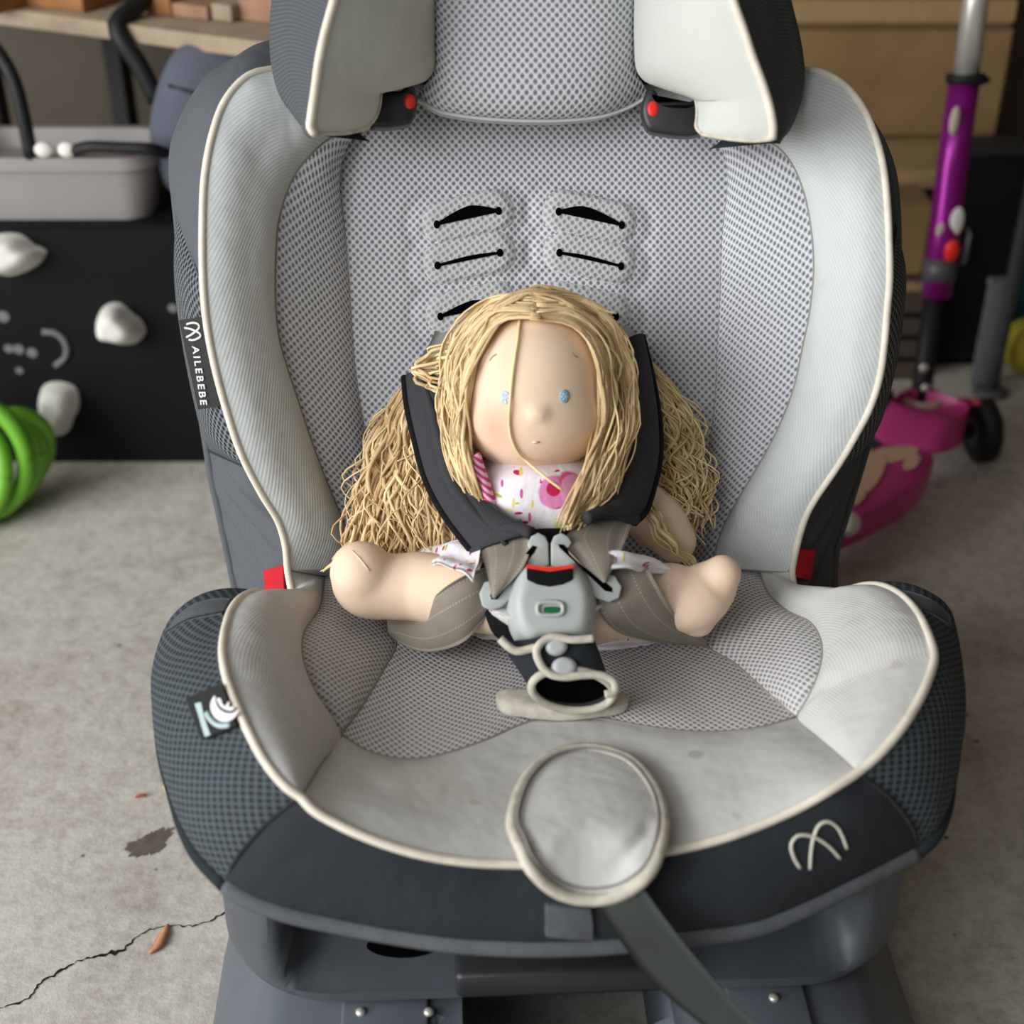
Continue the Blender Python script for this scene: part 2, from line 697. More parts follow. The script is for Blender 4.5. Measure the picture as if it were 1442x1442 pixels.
def box(name, lo, hi, mat, parent=None, bevel=.004, rot=0, label=None, loc=None, origin=None):
    """axis box, rotated about its base centre by rot"""
    lo, hi = np.array(lo, float), np.array(hi, float)
    c = np.array([(lo[0] + hi[0]) / 2, (lo[1] + hi[1]) / 2, lo[2]]) if origin is None else np.array(origin)
    bm = bmesh.new()
    bmesh.ops.create_cube(bm, size=1)
    for v in bm.verts:
        v.co = Vector(((v.co.x + .5) * (hi[0] - lo[0]) + lo[0], (v.co.y + .5) * (hi[1] - lo[1]) + lo[1], (v.co.z + .5) * (hi[2] - lo[2]) + lo[2]))
    if bevel:
        bmesh.ops.bevel(bm, geom=list(bm.edges), offset=bevel, segments=2, affect='EDGES')
    V = np.array([v.co[:] for v in bm.verts])
    cs, sn = math.cos(rot), math.sin(rot)
    q = V - c
    V = c + np.stack([q[:, 0] * cs - q[:, 1] * sn, q[:, 0] * sn + q[:, 1] * cs, q[:, 2]], 1)
    bm.verts.index_update()
    Fc = [[v.index for v in f.verts] for f in bm.faces]
    bm.free()
    return mesh(name, V, Fc, mat, parent, smooth=False, label=label, loc=(c if parent is None and loc is None else loc))


def outline_px(L, fn, n=None, closed=True):
    P = [fn(*q) for q in L]
    return cr(P, n, closed) if n else P

# ================================================================== THE SETTING
def concrete():
    k = NT('worn_concrete', .85, .25)
    ob = k.obj()
    big = k.noise(2.2, 5, ob, .6)
    mid = k.noise(11, 8, ob, .68)
    fine = k.noise(85, 6, ob, .7)
    c = k.ramp(big, [(.30, rgb(172, 161, 147)), (.70, rgb(212, 206, 196))])
    c = k.mix(.55, c, k.ramp(mid, [(.32, rgb(150, 140, 128)), (.5, rgb(206, 199, 190)), (.68, rgb(218, 213, 205))]))
    c = k.mix(.35, c, k.ramp(fine, [(.34, rgb(130, 120, 109)), (.55, rgb(202, 196, 186)), (.7, rgb(222, 217, 209))]))
    pit = k.n('ShaderNodeTexVoronoi'); pit.inputs['Scale'].default_value = 22
    k.l(ob, pit.inputs['Vector'])
    c = k.mix(k.ramp(pit.outputs['Distance'], [(.025, (1, 1, 1)), (.06, (0, 0, 0))]), c, rgb(92, 84, 74))
    k.color(c)
    h = k.math('ADD', k.math('MULTIPLY', mid, .8), k.math('MULTIPLY', fine, .5))
    k.bump(h, .42, .005)
    return k.m


M['concrete'] = concrete()
M['wall'] = plain('dim_plaster', rgb(94, 86, 74), .9, .1, 6)
M['wall_dark'] = plain('brown_board_wall', rgb(92, 78, 62), .9, .12, 5)
M['ceiling'] = plain('ceiling_board', rgb(150, 145, 138), .9, .06, 6)


def slab(name, lo, hi, mat):
    o = box(name, lo, hi, mat, None, bevel=0)
    o['kind'] = 'structure'
    return o


floor = slab('floor', (-3.2, -2.6, -.1), (2.2, 2.6, 0), M['concrete'])
slab('wall_back', (-3.2, 2.15, 0), (2.2, 2.25, 2.6), M['wall'])
slab('wall_right', (1.6, -1.2, 0), (1.7, 2.15, 2.6), M['wall_dark'])
slab('added_shade_wall', (.75, -1.3, 0), (2.2, -1.2, 2.6), M['wall_dark'])  # unseen pier added to block sky light from the right front
slab('wall_left', (-2.6, .7, 0), (-2.5, 2.15, 2.6), M['wall'])
slab('ceiling', (-3.2, -.9, 2.6), (2.2, 2.25, 2.7), M['ceiling'])

# hairline crack and damp stain in the concrete
M['crack'] = plain('dark_crack', rgb(44, 40, 36), 1, .3, 80, 0)  # one dark tone for the crack line
M['damp'] = plain('damp_stain', rgb(104, 95, 84), .6, .25, 90)


def flat_strip(name, pts, widths, mat, z):
    P = [pz(*q) for q in pts]
    P = cr(P, 90)
    w = np.interp(np.linspace(0, 1, 90), np.linspace(0, 1, len(widths)), widths)
    T = np.gradient(P, axis=0); T /= np.linalg.norm(T, axis=1, keepdims=True)
    Nn = np.stack([-T[:, 1], T[:, 0], np.zeros(90)], 1)
    jit = rng.normal(0, 1, 90) * .0008
    jw = w * (1 + rng.normal(0, .4, 90).clip(-.8, 1.2))
    A = P + Nn * (jit + jw)[:, None]; A[:, 2] = z
    C = P + Nn * (jit - jw)[:, None]; C[:, 2] = z
    V = np.concatenate([A, C])
    Fc = [(i, i + 90, i + 91, i + 1) for i in range(89)]
    return mesh(name, V, Fc, mat, floor, smooth=False)


flat_strip('crack', [(-40, 1432), (0, 1420), (38, 1407), (52, 1388), (85, 1367), (105, 1356), (150, 1344), (175, 1338), (190, 1322), (225, 1306), (262, 1304), (290, 1300), (316, 1286), (345, 1270)],
           [.0006, .0007, .0005, .001, .0006, .0014, .0005, .0004, .0005, .0007, .001], M['crack'], .0006)
st = []
for i, (a, b) in enumerate([(175, 1199), (182, 1187), (198, 1181), (214, 1172), (232, 1167), (245, 1166), (240, 1177), (234, 1186), (231, 1195), (222, 1201), (210, 1202), (200, 1206), (190, 1206), (180, 1204)]):
    st.append(pz(a, b, .0005))
st = cr(st, 70, True)
stc = st.mean(0)
st = stc + (st - stc) * (1 + rng.normal(0, .10, 70))[:, None]
st[:, 2] = .0005
mesh('damp_patch', st, [tuple(range(70))], M['damp'], floor, smooth=False)


def litter(name, pts, width, mat, label, cat, grp=None, h=.0015):
    P = cr([pz(*q) for q in pts], 12)
    c = P.mean(0)
    w = width * np.sin(np.linspace(.12, math.pi - .12, 12)) ** .6
    T = np.gradient(P, axis=0); T /= np.linalg.norm(T, axis=1, keepdims=True)
    Nn = np.stack([-T[:, 1], T[:, 0], np.zeros(12)], 1)
    arc = h * np.sin(np.linspace(0, math.pi, 12)) + .0012
    rows = []
    for sgn, up in ((-1, .0), (0, .0016), (1, .0)):
        q = P + Nn * (w * sgn)[:, None]
        q[:, 2] = arc + up
        rows.append(q)
    lo = rows[1].copy(); lo[:, 2] -= .0022
    V = np.concatenate(rows + [lo])
    Fc = []
    for i in range(11):
        for a, b in ((0, 1), (1, 2), (2, 3), (3, 0)):
            Fc.append((a * 12 + i, a * 12 + i + 1, b * 12 + i + 1, b * 12 + i))
    Fc += [(0, 12, 24, 36), (11, 47, 35, 23)]
    c[2] = 0
    o = mesh(name, V, Fc, mat, None, loc=c)
    tag(o, label, cat, grp)
    return o


M['leaf'] = plain('dry_brown_leaf', rgb(196, 140, 104), .8, .15, 120)
M['leaf_red'] = plain('red_brown_leaf', rgb(176, 98, 64), .8, .15, 120)
M['crumb'] = plain('straw_crumb', rgb(222, 200, 150), .8, .1, 200)
litter('dry_leaf', [(237, 1304), (231, 1320), (222, 1335), (210, 1344)], .0042, M['leaf'], 'narrow curled brown dry leaf lying across the floor crack', 'leaf')
litter('dry_leaf', [(190, 1125), (198, 1123), (207, 1122)], .0016, M['leaf_red'], 'tiny red-brown leaf sliver on the concrete above the damp stain', 'leaf')
litter('straw_scrap', [(237, 1106), (237, 1113), (239, 1121)], .0036, M['crumb'], 'pale yellow scrap on the concrete beside the dark seat side', 'scrap', h=.004)

# ================================================================== BACKGROUND, LEFT
M['board'] = plain('black_board', rgb(13, 13, 14), .7, .2, 20, .2)
M['chalk'] = plain('white_paint_mark', rgb(112, 112, 114), .9, .1, 50)
M['hold'] = plain('white_climbing_hold', rgb(226, 223, 215), .7, .08, 60)
yb = pz(150, 652)[1]
zt = py_(150, 318, yb)[2]
xr = py_(330, 640, yb)[0] + .22
cb = empty('climbing_panel', (-.6, yb, 0), 'low black panel with white climbing holds and faint chalk rings, standing on the floor', 'climbing panel')
box('panel', (-1.25, yb, 0), (xr, yb + .13, zt), M['board'], cb, .003)


def hold(outline, hgt, lab=None):
    P = cr([py_(a, b, yb - .0005) for a, b in outline], 28, True)
    return puffy('climbing_hold', P, (0, -1, .25), hgt, M['hold'], cb, rings=9, flat=.35)


hold([(-28, 345), (-5, 330), (30, 330), (50, 345), (66, 352), (58, 370), (30, 385), (8, 388), (-18, 378)], .035)
hold([(137, 450), (148, 430), (168, 426), (186, 440), (200, 452), (206, 468), (190, 484), (160, 480), (142, 476)], .04)
hold([(56, 560), (62, 542), (84, 537), (106, 545), (112, 572), (104, 590), (98, 606), (82, 614), (68, 596), (60, 580)], .035)
for pts in ([(60, 467), (80, 470), (93, 485), (92, 503), (78, 515)], ):
    P = cr([py_(a, b, yb - .0012) for a, b in pts], 16)
    V, Fc = tube_data(P, .0035, 6); mesh('chalk_mark', V, Fc, M['chalk'], cb)
for a, b, r_ in ((12, 491, 6), (26, 492, 7), (45, 497, 7), (4, 446, 8), (243, 434, 6), (27, 522, 5)):
    c = py_(a, b, yb - .0004); rr = r_ / 1200
    ring = [c + np.array([math.cos(t) * rr, 0, math.sin(t) * rr]) for t in np.linspace(0, 6.283, 16, endpoint=False)]
    prism('chalk_dot', ring, (0, -1, 0), .0006, M['chalk'], cb)

# green hose coil
M['hose'] = plain('lime_hose', rgb(112, 178, 48), .45, .12, 14)
hb = pz(10, 705)
hc = empty('garden_hose', (hb[0], hb[1], 0), 'bright green hose coiled on the floor at the foot of the black panel', 'hose')
for i in range(6):
    R = .058 + .004 * rng.normal()
    tl = math.radians(58 + 9 * i)
    yw = math.radians(-30 + 14 * i)
    ex = np.array([math.cos(yw), math.sin(yw), 0]); ey = np.array([-math.sin(yw) * math.cos(tl), math.cos(yw) * math.cos(tl), math.sin(tl)])
    cz = .011 + R * math.sin(tl)
    cc = np.array([hb[0] + .009 * (i - 2.5) - .012, hb[1] + .006 * i - .045, cz])
    ring = [cc + R * (math.cos(t) * ex * .95 + math.sin(t) * ey) for t in np.linspace(0, 6.283, 40, endpoint=False)]
    ring = np.array(ring + ring[:1])
    V, Fc = tube_data(ring, .0095, 8, caps=False)
    mesh('hose_loop', V, Fc, M['hose'], hc)

# grey tub with black handle standing on the panel's top
M['tub'] = plain('grey_tub_plastic', rgb(148, 142, 139), .5, .05, 10)
M['blackp'] = plain('black_rubber', rgb(20, 21, 22), .6, .1)
yt = yb + .004
tl_, tr_ = py_(-60, 320, yt)[0], py_(226, 320, yt)[0]
ztt = py_(100, 222, yt)[2]
tb = empty('storage_tub', ((tl_ + tr_) / 2, yt + .055, zt), 'grey plastic tub with black rim and handle standing on the black panel', 'tub')


def rrect(x0, x1, y0, y1, z, r, n=6):
    out = []
    for cx, cy, a0 in ((x1 - r, y1 - r, 0), (x0 + r, y1 - r, 90), (x0 + r, y0 + r, 180), (x1 - r, y0 + r, 270)):
        for k in range(n + 1):
            a = math.radians(a0 + 90 * k / n)
            out.append(np.array([cx + r * math.cos(a), cy + r * math.sin(a), z]))
    return out


stack('tub_body', [rrect(tl_ + .012, tr_ - .012, yt + .012, yt + .098, zt + .0005, .03), rrect(tl_ + .003, tr_ - .003, yt + .003, yt + .105, ztt - .014, .035),
                   rrect(tl_ - .002, tr_ + .002, yt - .002, yt + .11, ztt - .014, .037), rrect(tl_ - .002, tr_ + .002, yt - .002, yt + .11, ztt, .037),
                   rrect(tl_ + .008, tr_ - .008, yt + .008, yt + .10, ztt, .03), rrect(tl_ + .02, tr_ - .02, yt + .02, yt + .09, ztt - .018, .025)], M['tub'], tb, cap_top=True)
tube('tub_handle', [py_(105, 212, yt - .002), py_(125, 207, yt - .008), py_(170, 208, yt - .01), py_(215, 210, yt - .008), py_(232, 216, yt + .01)], .0062, M['blackp'], tb, n=24)
hp = tube('tub_strap', [py_(44, 222, yt + .004), py_(34, 170, yt + .004), py_(20, 115, yt + .01), py_(0, 78, yt + .02), py_(-40, 40, yt + .04), py_(-80, 120, yt + .06), py_(-90, 225, yt + .08)], .0075, M['blackp'], tb, n=30)
for a in (62, 95):
    V, Fc = ellipsoid(py_(a, 211, yt - .002), [np.array([1., 0, 0]), np.array([0, 1., 0]), ZW], (.010, .006, .008), 14, 8)
    mesh('tub_latch', V, Fc, M['hold'], tb)

# shelf across the top left with timber offcuts, held by two posts
M['timber'] = plain('pale_shelf_timber', rgb(158, 140, 118), .8, .15, 30)
M['timber_o'] = plain('orange_timber', rgb(150, 102, 60), .8, .2, 25)
M['timber_p'] = plain('pinkish_timber', rgb(156, 120, 96), .8, .2, 25)
M['post'] = plain('dark_steel_post', rgb(30, 28, 27), .6, .1)
zs = .468
A, C = pz(-60, 4, zs), pz(392, 62, zs)
d = (C - A) / np.linalg.norm(C - A); q = np.array([-d[1], d[0], 0])
sh = empty('timber_shelf', ((A + C) / 2 * np.array([1, 1, 0])), 'narrow timber shelf on steel posts above the grey tub', 'shelf')
A2 = A - d * .25; C2 = C + d * .12
prism('shelf_board', [A2, C2, C2 + q * .26, A2 + q * .26], ZW, .018, M['timber'], sh, .002)
for w0 in (.02, .30, .56, .80):
    b0 = A2 + (C2 - A2) * w0 + q * .235
    prism('shelf_post', [np.array([b0[0], b0[1], zs - .019]) + v for v in (d * 0, d * .025, d * .025 + q * .02, q * .02)], ZW, zs - .020, M['post'], sh)
for w0, nm in ((.60, 'strap'), (.86, 'strap')):  # the second one is a black tube added for a dark gap
    b0 = A2 + (C2 - A2) * w0
    pts = [b0 + q * .10 + ZW * .05, b0 + q * .03 + ZW * .012, b0 - q * .006 + ZW * -.002, b0 - q * .004 + d * .022 - ZW * .04, b0 + q * .0 + d * .035 - ZW * .075]
    tube('strap_and_dark_gap', pts, .010, M['blackp'], sh, n=20)
offs = [(-30, 6, .03, .022, 'timber_o', 'short orange timber offcut at the far left of the shelf'), (60, 0, .09, .03, 'timber_o', 'orange timber offcut on the shelf left of the black strap'),
        (212, 9, .036, .035, 'timber_o', 'tall orange timber block just right of the black strap'), (258, 14, .045, .014, 'timber_p', 'thin pinkish timber slat lying on the middle of the shelf'),
        (303, 18, .025, .017, 'timber', 'pale short timber peg near the shelf end'), (362, 20, .06, .035, 'timber_p', 'pinkish timber block at the shelf end beside the headrest')]
for i, (a, b, w_, h_, m_, lab) in enumerate(offs):
    c = pz(a, b + 16, zs + .0005) + q * .012
    e1 = d * w_ / 2; e2 = q * .09
    o = prism('timber_offcut', [c - e1 + ZW * h_, c + e1 + ZW * h_, c + e1 + e2 + ZW * h_, c - e1 + e2 + ZW * h_], ZW, h_, M[m_], None, .002)
    # move origin to base
    base = c + e2 / 2
    o.data.transform(Matrix.Translation(Vector(-base))); o.location = tuple(base)
    tag(o, lab, 'timber', 'timber offcuts on the shelf')

# slate blue soft bag between tub and car seat
M['bag'] = plain('slate_blue_cloth', rgb(84, 88, 99), .9, .15, 14, .2, bump=.5)
bc = py_(326, 215, yb + .066)
bag = empty('soft_bag', (bc[0], bc[1], zt), 'slouched slate-blue cloth bag on the black panel behind the car seat', 'bag')
V, Fc = ellipsoid(np.zeros(3), [np.array([1., 0, 0]), np.array([0, 1., 0]), ZW], (1, 1, 1), 56, 40)
VV = []
for v in V:
    sx, sy, sz = (math.copysign(abs(c_) ** .7, c_) for c_ in v)
    lean = .25 * max(0, sz)
    x_, y_, z_ = sx * .080 * (1 - .18 * max(0, sz)), sy * .052 * (1 - .45 * max(0, sz)), .084 + sz * .084
    f_ = 1 + .03 * math.sin(50 * x_ + 30 * z_) + .03 * math.sin(60 * z_ - 45 * y_ + 2) * (z_ > .01)
    VV.append([bc[0] + x_ * f_ + .010 * sz, bc[1] + y_ * f_, zt + .0006 + max(0, z_ * (1.02 - .06 * math.sin(30 * x_)))])
mesh('bag_body', VV, Fc, M['bag'], bag)
tube('bag_drawstring', [np.array([bc[0] - .05, bc[1] - .030, zt + .135]), np.array([bc[0], bc[1] - .046, zt + .128]), np.array([bc[0] + .05, bc[1] - .032, zt + .135])], .0022, M['blackp'], bag, 7, n=18)

# ================================================================== BACKGROUND, RIGHT
def cardboard():
    k = NT('brown_cardboard', .85, .15)
    ob = k.obj()
    nz = k.noise(9, 4, ob)
    w = k.n('ShaderNodeTexWave'); w.inputs['Scale'].default_value = 60; w.bands_direction = 'X'; w.inputs['Distortion'].default_value = .4
    k.l(ob, w.inputs['Vector'])
    c = k.ramp(nz, [(.3, rgb(122, 98, 66)), (.7, rgb(146, 118, 82))])
    c = k.mix(.06, c, w.outputs[0], 'MULTIPLY')
    k.color(c)
    return k.m


M['card'] = cardboard()
M['tape'] = plain('tan_packing_tape', rgb(158, 130, 92), .4, .06)
M['bin_dark'] = plain('charcoal_bin', rgb(40, 39, 38), .6, .1)
M['bin_brown'] = plain('dark_brown_crate', rgb(78, 66, 56), .8, .15, 20)
M['teal'] = plain('teal_plastic', rgb(24, 92, 104), .5, .1)
M['yellow'] = plain('yellow_ball', rgb(196, 184, 60), .55, .08)
M['greyp'] = plain('grey_metal_panel', rgb(112, 112, 114), .5, .06)
M['pole'] = plain('grey_steel_pole', rgb(92, 92, 96), .45, .06, metal=.3)
YB = 1.74


def xw(px, y, py=300):
    return py_(px, py, y)[0]


def zw(py, y):
    return py_(721, py, y)[2]


def carton(lo, hi, lab, tape=None, flaps=True):
    e = empty('cardboard_box', ((lo[0] + hi[0]) / 2, (lo[1] + hi[1]) / 2, lo[2]), lab, 'box', 'cardboard boxes stacked at the back')
    box('carton_body', lo, hi, M['card'], e, .004)
    for z in tape or []:
        box('tape', (lo[0] + .001, lo[1] - .0012, z - .012), (hi[0] - .001, lo[1] + .0008, z + .012), M['tape'], e, 0)
    return e


z0 = zw(530, YB)
z1, z2, z3 = zw(265, YB), zw(197, YB), zw(38, YB)
xa, xb_ = xw(1090, YB), xw(1392, YB)
# lower dark crate carries the cartons
cr_ = empty('crate', ((xa + xb_) / 2, YB + .2, 0), 'dark charcoal storage crate on the floor under the cardboard boxes', 'crate')
box('crate_body', (xa, YB + .02, 0), (xb_ + .01, YB + .38, z1 - .015), M['bin_dark'], cr_, .006)
box('crate_lid', (xa - .006, YB + .014, z1 - .014), (xb_ + .016, YB + .39, z1 - .001), M['bin_dark'], cr_, .004)
for i in range(4):
    x = xa + (xb_ - xa) * (.16 + .22 * i)
    box('crate_rib', (x, YB + .014, .01), (x + .014, YB + .0205, z1 - .02), M['bin_dark'], cr_, .002)
carton((xa + .01, YB, z1), (xw(1372, YB), YB + .35, z2 - .002), 'flat cardboard box lowest in the brown stack, resting on the dark crate', [z1 + .012])
carton((xa - .02, YB + .012, z2), (xw(1388, YB), YB + .36, z3 - .002), 'wide cardboard box in the middle of the brown stack', None)
carton((xa - .01, YB, z3), (xw(1380, YB), YB + .34, z3 + .20), 'topmost cardboard box of the brown stack behind the scooter handle', [z3 + .018])

# small brown crate with a pale strip on the floor in front
yk = 1.62
k0, k1 = xw(1232, yk, 450), xw(1312, yk, 450)
kc = empty('small_crate', ((k0 + k1) / 2, yk + .05, 0), 'small dark brown crate with a pale handle strip, behind the scooter stem', 'crate')
zk = zw(395, yk)
box('crate_body', (k0, yk, 0), (k1, yk + .09, zk), M['bin_brown'], kc, .003)
box('handle_strip', (xw(1262, yk, 400), yk - .005, zw(409, yk)), (xw(1301, yk, 400), yk + .001, zw(396, yk)), M['tape'], kc, .001)
for j in range(3):
    zz = zk * (.2 + .22 * j)
    box('slat_gap', (k0 + .008, yk - .0015, zz), (k1 - .008, yk + .001, zz + .006), M['board'], kc, 0)
ztop2 = zw(283, yk + .02)
box_o = carton((xw(1258, yk + .02, 300), yk + .012, zk + .001), (xw(1312, yk + .02, 300), yk + .085, ztop2), 'small plain carton standing on the dark brown crate', None)

# black cabinet right of the scooter, with grey panel, pole and ball
yc = 1.66
cbn = empty('black_cabinet', (xw(1370, yc, 400), yc + .03, 0), 'black cabinet behind the scooter wheel, with a handle on its door', 'cabinet')
c0, c1 = xw(1326, yc, 400), xw(1424, yc, 400)
box('cabinet_body', (c0, yc, .012), (c1, yc + .06, zw(212, yc)), M['bin_dark'], cbn, .004)
box('cabinet_plinth', (c0 + .006, yc + .006, 0), (c1 - .006, yc + .055, .012), M['board'], cbn, 0)
box('cabinet_door', (c0 + .004, yc - .008, .02), (c1 - .004, yc - .0005, zw(218, yc)), M['board'], cbn, .003)
tube('door_handle', [np.array([c0 + .018, yc - .008, .19]), np.array([c0 + .018, yc - .018, .188]), np.array([c0 + .018, yc - .018, .15]), np.array([c0 + .018, yc - .008, .148])], .0025, M['pole'], cbn, 8)
gp = empty('grey_panel', (xw(1400, 1.60, 460), 1.6, 0), 'upright pale grey metal panel leaning on the black cabinet', 'panel')
g0, g1 = xw(1384, 1.6, 460), xw(1415, 1.6, 460)
box('panel_sheet', (g0, 1.6, 0), (g1, 1.612, zw(398, 1.6)), M['greyp'], gp, .003)
box('panel_lip', (g0 - .001, 1.596, zw(398, 1.6) - .006), (g1 + .001, 1.613, zw(398, 1.6) + .003), M['greyp'], gp, .001)
po = empty('steel_pole', (xw(1424, 1.585, 400), 1.585, 0), 'upright grey steel pole at the right edge of the picture', 'pole')
x = xw(1425, 1.585, 400)
tube('pole_tube', [np.array([x, 1.585, .006]), np.array([x + .004, 1.59, .5]), np.array([x + .008, 1.6, 1.1])], .0085, M['pole'], po, 14)
V, Fc = join([tube_data(np.array([[x, 1.585, 0], [x, 1.585, .004], [x, 1.585, .008]]), [.022, .022, .012], 18)])
mesh('pole_foot', V, Fc, M['pole'], po)
br = empty('pole_bracket', (0, 0, 0)) if False else None
tube('pole_clamp', [np.array([x - .035, 1.58, zw(42, 1.58)]), np.array([x, 1.575, zw(36, 1.58)]), np.array([x + .03, 1.58, zw(20, 1.58)])], .006, M['blackp'], po, 8, n=10)
yb_ = pz(1445, 522)
ra = .036
bl = empty('yellow_ball', (xw(1455, yb_[1], 470), yb_[1], 0), 'yellow ball on the floor at the right edge, below the teal tub', 'ball')
V, Fc = ellipsoid(np.array([bl.location[0], bl.location[1], ra]), [np.array([1., 0, 0]), np.array([0, 1., 0]), ZW], (ra, ra, ra), 28, 18)
mesh('ball_skin', V, Fc, M['yellow'], bl)
ring = [np.array([bl.location[0] + ra * 1.004 * math.cos(t), bl.location[1], ra + ra * 1.004 * math.sin(t)]) for t in np.linspace(0, 6.283, 36)]
V, Fc = tube_data(np.array(ring), .0009, 5, False); mesh('ball_seam', V, Fc, M['bin_brown'], bl)
tl2 = 1.70
tx = xw(1436, tl2, 290)
tt = empty('teal_tub', (tx + .08, tl2 + .06, 0), 'tall teal plastic tub at the right edge behind the steel pole', 'tub')
stack('tub_body', [rrect(tx + .004, tx + .15, tl2, tl2 + .12, 0.0, .02), rrect(tx, tx + .16, tl2 - .004, tl2 + .125, zw(262, tl2), .022)], M['teal'], tt)
stack('tub_rim', [rrect(tx - .004, tx + .164, tl2 - .008, tl2 + .129, zw(262, tl2) + .0002, .024), rrect(tx - .004, tx + .164, tl2 - .008, tl2 + .129, zw(252, tl2), .024)], M['teal'], tt)

# ------------------------------------------------------------------ scooter
M['pink'] = plain('pink_scooter_plastic', rgb(196, 62, 134), .4, .06, 20)
M['pink_dk'] = plain('deep_pink_arm', rgb(170, 44, 74), .45, .06, 20)
M['purple'] = plain('purple_anodised_tube', rgb(142, 28, 132), .32, .06, 20, metal=.45)
M['silver'] = plain('silver_tube', rgb(204, 200, 192), .35, .04, metal=.5)
M['tyre'] = plain('black_tyre', rgb(24, 24, 24), .6, .15)
M['hub'] = plain('grey_hub', rgb(70, 66, 60), .5, .1)
M['print'] = plain('beige_print', rgb(214, 178, 150), .7, .06)
M['collar'] = plain('pale_collar', rgb(198, 180, 168), .6, .05)

nk = pz(1283, 668)                     # below the neck
ns = np.array([nk[0] + .012, nk[1] + .015, 0])
sc = empty('kick_scooter', (ns[0], ns[1], 0), 'pink three-wheeled kick scooter with a purple and silver stem, parked behind the car seat', 'scooter')
ds = np.array([-.60, -.80, 0.0]); ds /= np.linalg.norm(ds)      # towards the rear of the deck
dq = np.array([-ds[1], ds[0], 0.0])
wax = -dq * 1.0
# deck: rounded board
dz = .052
L = .30
dk = lambda a, b: pz(a, b, dz)
ol = cr([dk(*q_) for q_ in [(1312, 640), (1309, 668), (1284, 699), (1246, 722), (1205, 742), (1150, 764), (1110, 772), (1098, 750), (1130, 715), (1175, 678), (1216, 648), (1256, 628), (1290, 626)]], 70, True)
cen = ol.mean(0)
flz = lambda p, z: np.array([p[0], p[1], z])
loops = [[flz(cen + (p - cen) * f, z) for p in ol] for f, z in ((.86, dz - .026), (.97, dz - .02), (1.0, dz - .01), (1.0, dz), (.97, dz + .007), (.90, dz + .010), (.5, dz + .011))]
stack('deck', loops, M['pink'], sc, sharp=80)
pr = lambda a, b: pz(a, b, dz + .0135)
for zi, (cx, cy, a_, b_, an) in enumerate(((1254, 640, 40, 11, -10), (1226, 668, 34, 14, -58), (1284, 650, 14, 9, -40), (1206, 700, 14, 9, -40))):
    an = math.radians(an)
    ring = [pz(cx + a_ * math.cos(t) * math.cos(an) - b_ * math.sin(t) * math.sin(an), cy + a_ * math.cos(t) * math.sin(an) + b_ * math.sin(t) * math.cos(an), dz + .0125 + .0006 * zi) for t in np.linspace(0, 6.283, 28, endpoint=False)]
    prism('deck_print', ring, ZW, .0008, M['print'], sc)
rear = flz(dk(1112, 765), 0)
# neck rising from the deck to the stem collar
neck_top = py_(1297, 562, ns[1] + .05)
stack('neck', [[p for p in cr([ns + ds * .065 + dq * .036 + ZW * (dz + .008), ns + ds * .08 + ZW * (dz + .008), ns + ds * .065 - dq * .036 + ZW * (dz + .008), ns - ds * .02 - dq * .036 + ZW * (dz - .01), ns - ds * .03 + ZW * (dz - .01), ns - ds * .02 + dq * .036 + ZW * (dz - .01)], 24, True)],
               [p for p in cr([ns + ds * .028 + dq * .032 + ZW * .085, ns + ds * .036 + ZW * .085, ns + ds * .028 - dq * .032 + ZW * .085, ns - ds * .036 - dq * .032 + ZW * .075, ns - ds * .045 + ZW * .075, ns - ds * .036 + dq * .032 + ZW * .075], 24, True)],
               [neck_top + .027 * (math.cos(t) * dq + math.sin(t) * ds) for t in np.linspace(0, 6.283, 24, endpoint=False) + math.pi * 0] if False else
               [p for p in cr([neck_top + ds * .018 + dq * .021, neck_top + ds * .026, neck_top + ds * .018 - dq * .021, neck_top - ds * .018 - dq * .021, neck_top - ds * .026, neck_top - ds * .018 + dq * .021], 24, True)]],
      M['pink'], sc, sharp=85)
ring = np.array([neck_top + ZW * .001 + .0215 * (math.cos(t) * dq + math.sin(t) * ds) for t in np.linspace(0, 6.283, 30)])
V, Fc = tube_data(ring, .0055, 8, False); mesh('collar', V, Fc, M['collar'], sc)
# stem
yst = lambda t: neck_top[1] + .10 * t
S = lambda px, py_v, t: py_(px, py_v, yst(t))
tube('lower_stem', [neck_top - ZW * .01, S(1300, 530, .1), S(1316, 415, .3)], .0115, M['blackp'], sc, 16)
for a, b in ((1300, 540), (1298, 512)):
    V, Fc = ellipsoid(S(a, b, .08) + np.array([0, -.0115, 0]), [RT, np.array([0, 1., 0]), ZW], (.0055, .003, .0055), 14, 8)
    mesh('stem_rivet', V, Fc, M['silver'], sc)
tube('purple_sleeve', [S(1318, 418, .29), S(1330, 325, .45), S(1341, 235, .62), S(1358, 112, .85)], .0165, M['purple'], sc, 20)
tube('grey_clamp', [S(1321, 395, .33), S(1325, 364, .39)], .0185, M['pole'], sc, 18)
V, Fc = ellipsoid(S(1329, 344, .42) + np.array([.004, -.019, 0]), [RT, np.array([0, 1., 0]), ZW], (.009, .006, .013), 16, 10)
mesh('red_button', V, Fc, M['red'], sc)
V, Fc = ellipsoid(S(1337, 305, .48) + np.array([.004, -.0155, 0]), [RT, np.array([0, 1., 0]), ZW], (.008, .003, .017), 16, 10)
mesh('white_sticker', V, Fc, M['hold'], sc)
for a, b, h_ in ((1337, 165, .016), (1332, 208, .007), (1329, 233, .014), (1318, 318, .009), (1316, 340, .008)):
    V, Fc = ellipsoid(S(a, b, .7 if b < 260 else .47) + np.array([.002, -.0135, 0]), [RT, np.array([0, 1., 0]), ZW], (.0055, .003, h_), 14, 8)
    mesh('stem_print', V, Fc, M['collar'], sc)
